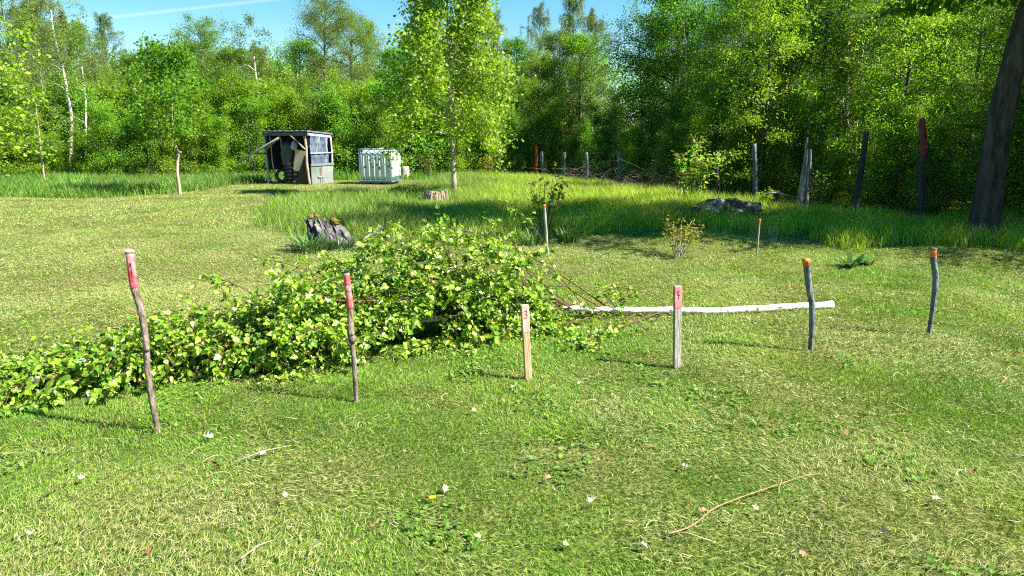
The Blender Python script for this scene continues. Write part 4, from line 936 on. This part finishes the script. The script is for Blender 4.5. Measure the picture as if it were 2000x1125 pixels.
m = MB(); m.box((0, 0, .25), (.52, .4, .5), bev=.01); o = m.obj('wooden_crate', DARKW, None); o.location = W(-.38, .5, .0); o.rotation_euler.z = -TH; tag(o, 'dark wooden crate under the chipboard sheet in the shed', 'crate')
V = [(-.56, 0, 0), (0, 0, 0), (.0, 0, .98), (-.10, 0, .98)]; m = MB(); m.add(V + [(a, .025, c) for a, b, c in V], [(0,1,2,3),(7,6,5,4),(0,4,5,1),(1,5,6,2),(2,6,7,3),(3,7,4,0)])
for k in range(18): z = .03 + k * .052; xl = -.56 + .46 * z / .98; m.box((xl / 2, -.008, z), (-xl - .01, .014, .018))
o = m.obj('lattice_panel', BROWN, None); o.location = W(-.06, .05, 0); o.rotation_euler.z = -TH; tag(o, 'brown slatted triangular panel leaning behind the shed corner post', 'panel')
m = MB(); m.tube([(0, 0, 0), (.01, 0, .08), (.03, 0, .2), (.0, 0, .3)], [.05, .11, .1, .03], 10, wob=.15, rng=rr); o = m.obj('cloth_bag', plain('pale_grey_cloth', (.38, .42, .48)), None, True); o.location = W(-.60, .06, 1.12); tag(o, 'pale grey cloth bag hanging in the shed opening', 'bag')
# ------------------------------------------------------------------ water tank
tb = at(739, 361); tk = empty('water_tank', (tb.x, tb.y + .5, tb.z), R(-7), label='white plastic water tank in a galvanised tube cage beside the shed', cat='tank')
PL = noise_mat('white_tank_plastic', (.40, .50, .49), (.54, .63, .61), 2.5, .35, .05, spec=.5); GAL = noise_mat('galvanised_tube', (.09, .17, .19), (.18, .28, .30), 10, .45, .1, metallic=.3)
W_, D_, H_, Z0 = 1.06, 1.15, .98, .15
m = MB()
def rbox(mb, z0, z1, w_, d_, ins, rc=.12, ns=5, nz=4):
    V = []; lay = []
    zs = [z0, z0 + .05, z0 + .1] + [z1 - .1, z1 - .05, z1]; iss = [.1, .03, 0, 0, .03, .1]
    for z, s in zip(zs, iss):
        ring = []
        for cx, cy_, a0 in ((1, -1, -90), (1, 1, 0), (-1, 1, 90), (-1, -1, 180)):
            for k in range(ns + 1):
                a = R(a0 + 90 * k / ns); ring.append((cx * (w_ / 2 - rc - s * .5) + math.cos(a) * rc, cy_ * (d_ / 2 - rc - s * .5) + math.sin(a) * rc, z))
        lay.append(len(ring)); V += ring
    n = lay[0]; Fs = [tuple(range(n - 1, -1, -1)), tuple(range(n * 5, n * 6))]
    for l_ in range(5):
        for i in range(n): Fs.append((l_*n+i, l_*n+(i+1)%n, (l_+1)*n+(i+1)%n, (l_+1)*n+i))
    mb.add(V, Fs)
rbox(m, Z0, Z0 + H_, W_ - .08, D_ - .08, .1)
# bulging panels between the cage bars
for k in range(6):
    x = -W_ / 2 + .09 + k * (W_ - .18) / 5.0
    m.tube([(x, -D_ / 2 + .055, Z0 + .09), (x, -D_ / 2 + .045, Z0 + .13), (x, -D_ / 2 + .045, Z0 + H_ - .14), (x, -D_ / 2 + .055, Z0 + H_ - .09)], [.06, .084, .084, .06], 12, flat=.55)
for k in range(6):
    y = -D_ / 2 + .12 + k * (D_ - .24) / 5
    m.tube([(W_ / 2 - .055, y, Z0 + .09), (W_ / 2 - .045, y, Z0 + .13), (W_ / 2 - .045, y, Z0 + H_ - .14), (W_ / 2 - .055, y, Z0 + H_ - .09)], [.06, .084, .084, .06], 12, flat=.55)
m.obj('container', PL, tk, True)
m = MB(); xs = [-W_ / 2 + k * W_ / 6 for k in range(7)]; ys = [-D_ / 2 + k * D_ / 6 for k in range(7)]
for x in xs:
    for y in (-D_ / 2 - .012, D_ / 2 + .012): m.tube([(x, y, Z0 - .02), (x, y, Z0 + H_ + .02)], .0105, 6)
for y in ys:
    for x in (-W_ / 2 - .012, W_ / 2 + .012): m.tube([(x, y, Z0 - .02), (x, y, Z0 + H_ + .02)], .0105, 6)
for z in (Z0 - .02, Z0 + H_ + .02):
    for y in (-D_ / 2 - .015, D_ / 2 + .015): m.tube([(-W_ / 2 - .02, y, z), (W_ / 2 + .02, y, z)], .016, 6)
    for x in (-W_ / 2 - .015, W_ / 2 + .015): m.tube([(x, -D_ / 2 - .02, z), (x, D_ / 2 + .02, z)], .016, 6)
for x in (-.2, .2): m.tube([(x, -D_ / 2 - .015, Z0 + H_ + .02), (x, D_ / 2 + .015, Z0 + H_ + .02)], .014, 6)
m.obj('cage', GAL, tk)
m = MB(); m.tube([(0, 0, Z0 + H_), (0, 0, Z0 + H_ + .045), (0, 0, Z0 + H_ + .06)], [.11, .11, .07], 16); m.obj('lid', plain('white_lid', (.75, .75, .72)), tk, True)
m = MB(); m.box((0, 0, Z0 - .05), (W_ + .04, D_ + .04, .03))
m.obj('base_plate', GAL, tk)
BRK = noise_mat('dark_block', (.05, .045, .04), (.13, .12, .10), 8)
for k, (x, y) in enumerate(((-.36, -.4), (.0, -.4), (.36, -.4), (-.36, .4), (.36, .4))):
    m = MB(); m.box((0, 0, .035), (.22, .2, .17), bev=.008); o = m.obj('support_block', BRK, None); o.location = Matrix.Translation(tk.location) @ (Matrix.Rotation(R(-7), 4, 'Z') @ Vector((x, y, -.035))); o.rotation_euler.z = R(-7)
    tag(o, 'dark block under the %s of the water tank' % ('front left corner', 'front middle', 'front right corner', 'back left corner', 'back right corner')[k], 'block', 'blocks carrying the water tank')
# upright log beside the tank
def gnarly(P, rads, n, seed, wob, groove=.18, freq=5):
    """thick weathered wood: tube with lengthwise grooves"""
    rr = random.Random(seed); P = [Vector(p) for p in P]; m = MB(); S = spline(P, 4); rs = np.interp(np.linspace(0, 1, len(S)), np.linspace(0, 1, len(rads)), rads)
    ph = rr.random() * 6; V = []
    for i, p in enumerate(S):
        t = (S[min(i+1, len(S)-1)] - S[max(i-1, 0)]).normalized(); a = t.cross(Vector((0, 1, .01))).normalized(); b = t.cross(a)
        for k in range(n):
            th = 2 * math.pi * k / n; q = rs[i] * (1 + groove * math.sin(freq * th + ph + i * .15) + groove * .6 * math.sin((freq * 2 + 1) * th - i * .2) + wob * rr.uniform(-1, 1)); V.append(p + a * math.cos(th) * q + b * math.sin(th) * q)
    Fs = [((i*n+k), (i*n+(k+1)%n), ((i+1)*n+(k+1)%n), ((i+1)*n+k)) for i in range(len(S)-1) for k in range(n)]
    Fs += [tuple(range(n-1, -1, -1)), tuple(range((len(S)-1)*n, len(S)*n))]; m.add(V, Fs); return m
p = at(793, 349); m = gnarly([(0, 0, -.05), (0, 0, .2), (-.03, 0, .46)], [.2, .16, .14], 18, 5, .05, .05, 4); o = m.obj('upright_log', BIRCH, None, True); o.location = p; tag(o, 'short upright birch log standing beside the water tank', 'log')
# tree stump with splintered slabs
p = at(853, 396)
m = MB(); rr = random.Random(31)
for k in range(26):
    a = 2 * math.pi * k / 26; rb = .30 + rr.uniform(-.02, .02); rt = rb * .86; h = .27 + rr.uniform(-.05, .04); x0, y0 = math.cos(a), math.sin(a); m.tube([(x0 * rb, y0 * rb * .8, -.04), (x0 * (rb + rt) / 2, y0 * rt * .85, h * .5), (x0 * rt, y0 * rt * .8, h)], [.038, .036, .03], 5, wob=.2, rng=rr)
m.tube([(0, 0, -.02), (0, 0, .2), (.01, 0, .25)], [.26, .24, .2], 16, wob=.08, rng=rr)
o = m.obj('tree_stump', noise_mat('split_stump_wood', (.14, .09, .06), (.50, .38, .26), 9, .85, .6, stretch=(3, 3, .5)), None); o.location = p; tag(o, 'low pale stump ringed with split bark beside the young lime-green tree', 'stump')
for k, (A, B, r_) in enumerate((((770, 376), (822, 383), .022), ((765, 380), (795, 372), .016), ((790, 372), (830, 379), .014))):
    a = at(*A); b = at(*B); c = (a + b) / 2; m = MB(); m.tube([a - c + Vector((0, 0, .10)), Vector((0, 0, .16 + .02 * k)), b - c + Vector((0, 0, .08))], [r_, r_, r_ * .6], 6, wob=.1, rng=rr); o = m.obj('dead_branch', POSTGREY, None, True); o.location = c
    tag(o, 'grey dead branch in the grass left of the pale stump, ' + ('the longest', 'the shortest', 'the thinnest')[k], 'branch')
# weathered root stump with moss
MOSS = noise_mat('yellow_moss', (.06, .05, .01), (.21, .155, .02), 40, .95, .8)
p = at(645, 484); rt = empty('root_stump', p, label='gnarled silver-grey root stump with yellow moss on its top', cat='stump')
m = MB(); rr = random.Random(9)
roots = [((.10, 0, -.06), (.0, 0, .14), (-.10, 0, .28), (-.16, 0, .37), .17), ((.18, .02, -.06), (.14, .02, .12), (.09, .02, .24), (.07, .02, .31), .14), ((-.02, -.04, -.04), (-.1, -.04, .1), (-.2, -.03, .28), (-.27, -.03, .43), .085)]
for k in range(34):
    u = k / 33.; bx = -.10 + .42 * u + rr.uniform(-.03, .03); by = -.14 + .1 * abs(u - .5) + rr.uniform(-.03, .05); tx = -.31 + .46 * u + rr.uniform(-.05, .05); hz = (.46 if u < .35 else .30 if u < .55 else .38 if u < .85 else .2) * rr.uniform(.65, 1.05)
    roots.append(((bx, by, -.02), (bx * .6 + tx * .4 + rr.uniform(-.05, .05), by - .02, hz * .35), (bx * .3 + tx * .7 + rr.uniform(-.05, .05), by * .8, hz * .7), (tx, by * .5, hz), rr.uniform(.016, .034)))
for k in range(9):
    a = k * .7 + .2; roots.append(((.06 + .36 * math.cos(a), -.05 + .2 * math.sin(a), -.02), (.06 + .26 * math.cos(a), -.04 + .17 * math.sin(a), .05), (.06 + .16 * math.cos(a), -.03 + .12 * math.sin(a), .12), (.05, 0, .2), .045))
for i, q in enumerate(roots):
    g_ = gnarly(q[:4], [q[4] * 1.15, q[4], q[4] * .8, q[4] * (.6 if i < 3 else .3)], 26 if i < 3 else 8, i, .12, .2, 5 if i < 3 else 3); m.add(g_.v, g_.f)
m.obj('wood', WEATHER, rt, False)
for (x, y, z, s) in ((-.24, -.01, .46, .05), (-.17, .03, .47, .045), (.085, .0, .41, .055), (.11, -.02, .37, .04)):
    g_ = gnarly([(x, y, z - s * .5), (x, y, z), (x + .01, y, z + s * .35)], [s * 1.35, s * 1.3, s * .5], 10, int(x * 100) + 50, .15, .1, 3); g_.obj('moss', MOSS, rt, True)
a = at(702, 476); b = pt(746, 442, a.y + .15); g_ = gnarly([Vector((0, 0, .03)), (b - a) * .35, (b - a) * .7, b - a], [.035, .045, .05, .03], 12, 44, .08, .12, 3); o = g_.obj('driftwood_log', WEATHER, None, True); o.location = a; tag(o, 'grey weathered branch propped up right of the root stump', 'branch')
for (A, s, lb, sd_) in (((757, 455), .10, 'dark bluish stone right of the weathered branch', 1), ((905, 470), .13, 'dark half-rotten stump piece behind the fallen birch', 2), ((1046, 462), .12, 'dark stone under the brownish sapling', 3)):
    p = at(*A); g_ = gnarly([(0, 0, -.03), (0, 0, s * .6), (.02, 0, s * 1.4)], [s * 1.1, s, s * .35], 12, sd_, .12, .1, 3); o = g_.obj('stone' if 'stone' in lb else 'rotten_stump', noise_mat('dark_stone', (.04, .045, .05), (.14, .15, .16), 9), None, True); o.location = p; tag(o, lb, 'stone' if 'stone' in lb else 'stump')
# pile of stones/wood at right
PILE = noise_mat('pale_stone', (.06, .055, .05), (.62, .56, .48), 9, .9, .5, c3=(.26, .24, .21)); PILE2 = noise_mat('dark_pile_stone', (.015, .015, .016), (.13, .135, .15), 9, .9, .5)
NW = 15
for k in range(NW):
    u = k / (NW - 1.); px_ = 1366 + 112 * u + rr.uniform(-3, 3); lay = k % 3; s_ = rr.uniform(.11, .17); mt = PILE if k in (3, 5, 9, 10) else PILE2
    p = at(px_, 421 + (lay == 0) * 3); g_ = gnarly([(-s_ * 1.4, .02, rr.uniform(-.02, .03)), (-.4 * s_, 0, .05), (s_ * .5, 0, .04), (s_ * 1.3, 0, rr.uniform(-.02, .03))], [s_ * .34, s_ * .60, s_ * .52, s_ * .24], 11, k + 60, .20, .20, 3)
    o = g_.obj('heap_chunk', mt, None, False); o.location = p + Vector((0, rr.uniform(-.05, .1), .07 + .08 * lay * (1 - abs(u - .45)))); o.rotation_euler = (0, rr.uniform(-.5, .5), rr.uniform(-.7, .7))
    tag(o, '%s wood chunk, %s from the left in the low heap' % ('pale' if mt is PILE else 'dark', ['first', 'second', 'third', 'fourth', 'fifth', 'sixth', 'seventh', 'eighth', 'ninth', 'tenth', 'eleventh', 'twelfth', 'thirteenth', 'fourteenth', 'fifteenth'][k]), 'wood chunk', 'rotten wood chunks heaped at the meadow edge')
a = at(1322, 425); b = at(1346, 420); g_ = gnarly([Vector((-.14, 0, .1)), Vector((0, 0, .11)), Vector((.15, .05, .13))], [.07, .075, .065], 14, 71, .05, .06, 4); o = g_.obj('short_log', POSTGREY, None, True); o.location = (a + b) / 2; tag(o, 'short grey log lying left of the rotten wood heap', 'log')
# slab table: thin split slab on a post
p = at(1515, 412); st = empty('slab_table', p, label='rough wooden slab balanced on a short dark post near the fence', cat='table')
m = MB(); m.tube([(0, 0, -.05), (0, 0, .2), (.02, 0, .36)], [.05, .045, .04], 8, wob=.1, rng=rr); m.obj('leg', DARKPOST, st, True)
g_ = gnarly([(-.24, 0, .40), (-.12, 0, .40), (.08, 0, .385), (.28, 0, .33)], [.04, .14, .12, .05], 16, 81, .06, .05, 3)
g_.v = [(x, y, .38 + (z - .38) * .22 + (-.12 * x if x > .05 else .02)) for x, y, z in g_.v]; g_.obj('slab', noise_mat('slab_wood', (.32, .27, .21), (.62, .54, .45), 12, .85, .4), st, True)
# splintered dead trunk
p = at(1568, 414); dt = empty('broken_snag', p, label='tall splintered dead trunk with a jagged pale top', cat='snag')
pm = F / p.y; m = MB()
rr = random.Random(19)
for k in range(15):
    u = k / 14. - .5; dy = rr.uniform(-.07, .05); top = (1.58 if k in (3, 4) else 1.34 if k in (9, 11) else rr.uniform(.7, 1.22)); x0 = u * .15 - .01; x1 = x0 * .95 + .02 + rr.uniform(-.015, .015)
    g_ = gnarly([(x0 * 1.1, dy, -.05), (x0, dy, top * .4), (x1, dy * .8, top * .78), (x1 + rr.uniform(-.012, .012), dy * .8, top)], [.052, .046, .034, .009], 9, k + 200, .12, .16, 3); m.add(g_.v, g_.f)
m.obj('trunk', noise_mat('dead_wood', (.035, .04, .05), (.48, .42, .34), 3.2, .9, .9, stretch=(5, 5, .7), c3=(.16, .155, .15)), dt, False)
# fence posts
REDPOST = noise_mat('faded_red_paint', (.14, .02, .03), (.30, .05, .06), 14, .8, .3)
posts = [((1048, 347), (1047, 285), 5, 'slim dark fence post with bright red painted top', 'R'), ((1061, 350), (1058, 296), 7, 'pale grey fence post just right of the red-topped post', 'G'), ((1101, 355), (1102, 298), 7, 'grey fence post, second right of the red-topped post', 'G'),
    ((1148, 362), (1145, 298), 7, 'grey fence post, third right of the red-topped post', 'G'), ((1210, 362), (1211, 300), 9, 'wider grey fence post at the brushwood heap', 'G'), ((971, 338), (972, 290), 5, 'thin grey post left of the red-topped post', 'G'),
    ((1402, 384), (1398, 292), 8, 'dark mossy fence post behind the cherry sapling', 'D'), ((1476, 390), (1473, 281), 9, 'grey fence post left of the slab table', 'G'), ((1669, 424), (1692, 257), 12, 'dark fence post leaning right, between the dead trunk and the painted post', 'D'),
    ((1797, 436), (1803, 232), 13, 'tall crooked fence post with faded red upper half', 'P'), ((932, 342), (936, 290), 13, 'dark stout post in the shade behind the young lime-green tree', 'D')]
for k, (b_, t_, w_, lb, c_) in enumerate(posts):
    base = at(*b_); T = pt(t_[0], t_[1], base.y) - base; pm = F / base.y; rad_ = w_ * .5 / pm; q = rr.uniform(-.03, .03)
    if c_ == 'P': P = [(0, 0, -.06), T * .3 + Vector((.01, 0, 0)), T * .55 + Vector((0, 0, 0)), T * .72 + Vector((.035, 0, 0)), T * .86 + Vector((-.0, 0, 0)), T * .95 + Vector((-.02, 0, 0)), T]
    else: P = [(0, 0, -.06), T * .3 + Vector((q, 0, 0)), T * .6 + Vector((-q * .6, 0, 0)), T]
    P = [Vector(v) for v in P]; S = spline(P, 4); m = MB(); rw = random.Random(k); rads = [rad_ * (1.05 - .15 * i / len(S)) for i in range(len(S))]; m.tube(S, rads, 9, wob=.09, rng=rw)
    o = m.obj('fence_post', POSTGREY if c_ == 'G' else DARKPOST, None, True); o.location = base; tag(o, lb, 'fence post')
    if c_ in 'RP':
        i0 = int(len(S) * (.42 if c_ == 'P' else .05)); i1 = len(S); m = MB(); m.tube([v + Vector((0, 0, .003)) for v in S[i0:i1]], [q_ * 1.03 + .002 for q_ in rads[i0:i1]], 9, wob=.04, rng=rw); m.obj('painted_end', REDPOST if c_ == 'P' else noise_mat('bright_red_paint', (.5, .03, .02), (.7, .07, .04), 10, .6, .1), o, True)
# small orange-topped sticks
def thin_stick(b_, t_, r_, label, mid=None, mat=BARK_PALE):
    base = at(*b_); T = pt(t_[0], t_[1], base.y) - base; P = [Vector((0, 0, -.05)), (T * .5 if mid is None else pt(mid[0], mid[1], base.y) - base), T]; S = spline(P, 5)
    m = MB(); m.tube(S, [r_ * (1 + .1 * math.sin(i * 2.1)) for i in range(len(S))], 7); o = m.obj('marker_stick', mat, None, True); o.location = base; tag(o, label, 'stick')
    m = MB(); m.tube([S[-2].lerp(S[-1], .2), S[-1] + Vector((0, 0, .002))], r_ * 1.18, 8); m.obj('painted_end', ORANGE, o, True)
thin_stick((1070, 497), (1063, 400), .020, 'weathered stick with orange tip standing beside the brownish sapling', (1066, 442), PLANKG)
thin_stick((1478, 497), (1484, 428), .012, 'thin stick with orange tip inside a wire mesh guard')
# wire mesh guard
p = at(1490, 496); m = MB(); n_ = 16
for j in range(9):
    z = j * .055; m.tube([(.17 * math.cos(a), .17 * math.sin(a), z) for a in np.linspace(0, 2 * math.pi, n_ + 1)], .0006, 3, cap=False)
for k in range(24):
    a = 2 * math.pi * k / 24; m.tube([(.17 * math.cos(a), .17 * math.sin(a), 0), (.17 * math.cos(a), .17 * math.sin(a), .45)], .0006, 3, cap=False)
o = m.obj('wire_guard', plain('dull_wire', (.2, .22, .2), .5, metallic=.6), None); o.location = p; tag(o, 'round wire mesh guard around the thin orange-tipped stick', 'wire guard')
# dark clod at the right edge, brushwood heaps
p = at(1856, 502); g_ = gnarly([(0, 0, -.02), (0, 0, .03), (0, 0, .07)], [.05, .045, .015], 9, 91, .2, .1, 3); o = g_.obj('earth_clod', DARKPOST, None, True); o.location = p; tag(o, 'small dark clod on the mown grass right of stake 6', 'clod')
def brush_heap(c, n, R0, h, seed, label):
    rr = random.Random(seed); m = MB()
    for i in range(n):
        a = rr.random() * 3.14; x = rr.gauss(0, R0 * .5); y = rr.gauss(0, .25); L = rr.uniform(.3, .8); z = abs(rr.gauss(0, h * .5)) + .03; d = Vector((math.cos(a) * L, math.sin(a) * L * .4, rr.gauss(0, .25)))
        P = [Vector((x, y, z)) - d * .5, Vector((x, y, z + rr.uniform(0, .08))), Vector((x, y, z)) + d * .5]
        for q in P: q.z = max(q.z, .01)
        m.tube(P, [.004, .0035, .002], 3, cap=False)
    o = m.obj('brushwood_heap', noise_mat('dry_brushwood', (.05, .038, .028), (.20, .155, .11), 10, .9, .2), None); o.location = c; tag(o, label, 'brushwood', kind='stuff')
brush_heap(at(1150, 362), 240, 1.1, .5, 1, 'heap of dry brushwood behind the meadow at the grey fence posts'); brush_heap(at(1265, 380), 420, 1.3, .55, 2, 'heap of dry brushwood at the meadow edge left of the cherry sapling')
brush_heap(at(1120, 352), 70, 1.0, .3, 3, 'low scatter of dry sticks behind the bright meadow grass')
# ------------------------------------------------------------------ litter on the lawn
P = [at(a, b, .03) for a, b in ((1303, 1056), (1350, 1040), (1395, 1005), (1450, 982), (1525, 956), (1580, 939), (1640, 938), (1672, 945))]; c = P[3].copy(); S = spline(P, 4); m = MB(); m.tube([q - c for q in S], list(np.linspace(.0034, .0011, len(S))), 6)
o = m.obj('long_twig', noise_mat('orange_brown_twig', (.26, .13, .06), (.42, .24, .12), 20, .6, .1), None, True); o.location = c; tag(o, 'long curved orange-brown twig lying on the lawn', 'twig')
for A, B, lb in (((472, 1105), (535, 1068), 'straight pale twig near the bottom left of the lawn'), ((455, 915), (570, 880), 'thin greenish stalk on the lawn below stake 1'), ((80, 985), (140, 950), 'dark bent twig at the left of the lawn'), ((1376, 580), (1480, 515), 'long thin twig lying behind stake 4')):
    a = at(*A, .03); b = at(*B, .03); c = (a + b) / 2; m = MB(); m.tube([a - c, Vector((0, .01, .01)), b - c], [.004, .003, .0015], 5); o = m.obj('twig', BARK_PALE if 'pale' in lb or 'stalk' in lb else TWIG, None, True); o.location = c; tag(o, lb, 'twig')
V0, F0 = T_LOBED
r = np.random.default_rng(33)
def litter(name, spots, size, pal, label, group, tmpl, curl=.5):
    me = []
    for k in range(4):
        T, Fs = tmpl; V = np.array(T) * size; V[:, 2] += curl * size * (V[:, 1] / size) ** 2 * (1 + .4 * k) + .1 * size * np.sin(V[:, 0] / size * 4 + k); c = np.array(pal[k % len(pal)])
        fs = {}
        for f in Fs: fs.setdefault(len(f), []).append(f)
        q = np_mesh(name, V, [np.array(v) for v in fs.values()], np.tile(c, (len(V), 1))); q.materials.append(DRY); me.append(q)
    for i, s in enumerate(spots):
        p = at(*s, .035); o = link(name, me[i % len(me)], None, None, p, (r.normal(0, .35), r.normal(0, .35), r.random() * 6.28)); o.scale = [.75 + .5 * r.random()] * 3
        rowt = 'near the bottom of the lawn' if s[1] > 1030 else 'on the lawn well below the stakes' if s[1] > 900 else 'just below the line of stakes' if s[1] > 735 else 'beyond the line of stakes'
        cx_ = [(150, 'far left'), (312, 'left of stake 1'), (500, 'right of stake 1'), (696, 'left of stake 2'), (860, 'right of stake 2'), (1032, 'left of stake 3'), (1180, 'right of stake 3'), (1322, 'left of stake 4'), (1450, 'right of stake 4'), (1583, 'left of stake 5'), (1700, 'right of stake 5'), (1813, 'left of stake 6'), (9999, 'right of stake 6')]
        ad = ('brown', 'tan', 'dark reddish', 'pale')[i % 4] if name == 'dry_leaf' else 'white'
        tag(o, '%s %s %s, %s' % (ad, label, rowt, next(t for q, t in cx_ if s[0] <= q)), 'leaf' if name == 'dry_leaf' else 'petal', group)
spots = [(785, 893),(870, 962),(835, 985),(1148, 994),(1076, 945),(1250, 1078),(725, 1045),(1718, 1052),(1380, 1010),(650, 912),(420, 925),(520, 895),(240, 950),(155, 950),(135, 930),(418, 865),(985, 795),(1000, 768),(1045, 772),(1130, 760),(930, 810),(1620, 850),(1655, 852),(1330, 920),(1960, 745),(1700, 870),(1850, 800),(1640, 822),(1165, 690),(1625, 630),(1700, 600),(1745, 583),(1870, 570),(1945, 565),(1905, 610),(1030, 905),(1490, 735),(1210, 850),(1390, 875),(560, 985),(1100, 1080),(930, 1060),(300, 1085),(60, 1060),(1560, 1090),(1820, 990),(1900, 930),(1480, 1010)]
litter('dry_leaf', spots, .038, [(.38,.24,.13),(.48,.36,.24),(.24,.11,.05),(.55,.43,.31)], 'dry leaf', 'dry leaves scattered on the lawn', T_LOBED)
litter('pale_petal', [(1885, 892),(1395, 945),(1650, 823),(572, 920),(1830, 640),(600, 1052),(1795, 650),(470, 1030),(1425, 880)], .012, [(.8,.8,.76),(.75,.74,.68)], 'petal', 'white petals scattered on the lawn', T_DIAMOND, .3)
m = MB(); c = at(845, 984)
for k in range(10):
    a = 2 * math.pi * k / 10; m.add([(0, 0, .03), (.015 * math.cos(a - .25), .015 * math.sin(a - .25), .034), (.018 * math.cos(a), .018 * math.sin(a), .032), (.015 * math.cos(a + .25), .015 * math.sin(a + .25), .034)], [(0, 1, 2, 3)])
m.tube([(0, 0, 0), (0, 0, .032)], [.0015, .005], 6); o = m.obj('dandelion_flower', plain('yellow_petals', (.75, .48, .02), .6), None); o.location = c; tag(o, 'single yellow dandelion flower low in the mown grass', 'flower')

# ------------------------------------------------------------------ sky contrail (a band of the sky itself)
sky, hs, bg, wo = SKY_LINK
d1 = Vector(_ray(180, 38)).normalized(); d2 = Vector(_ray(560, -4)).normalized(); nrm = d1.cross(d2).normalized()
tc = nt.nodes.new('ShaderNodeTexCoord'); dp = nt.nodes.new('ShaderNodeVectorMath'); dp.operation = 'DOT_PRODUCT'; dp.inputs[1].default_value = nrm; nt.links.new(tc.outputs['Generated'], dp.inputs[0])
ab = nt.nodes.new('ShaderNodeMath'); ab.operation = 'ABSOLUTE'; nt.links.new(dp.outputs['Value'], ab.inputs[0])
mr = nt.nodes.new('ShaderNodeMapRange'); mr.inputs['From Min'].default_value = 0; mr.inputs['From Max'].default_value = .0028; mr.inputs['To Min'].default_value = .30; mr.inputs['To Max'].default_value = 0; nt.links.new(ab.outputs[0], mr.inputs['Value'])
mx = nt.nodes.new('ShaderNodeMix'); mx.data_type = 'RGBA'; nt.links.new(mr.outputs[0], mx.inputs[0]); mx.inputs[7].default_value = (6, 6.6, 7, 1)
nt.links.new(sky.outputs[0], hs.inputs['Color']); nt.links.new(hs.outputs[0], mx.inputs[6]); nt.links.new(mx.outputs[2], bg.inputs[0]); nt.links.new(bg.outputs[0], wo.inputs[0])
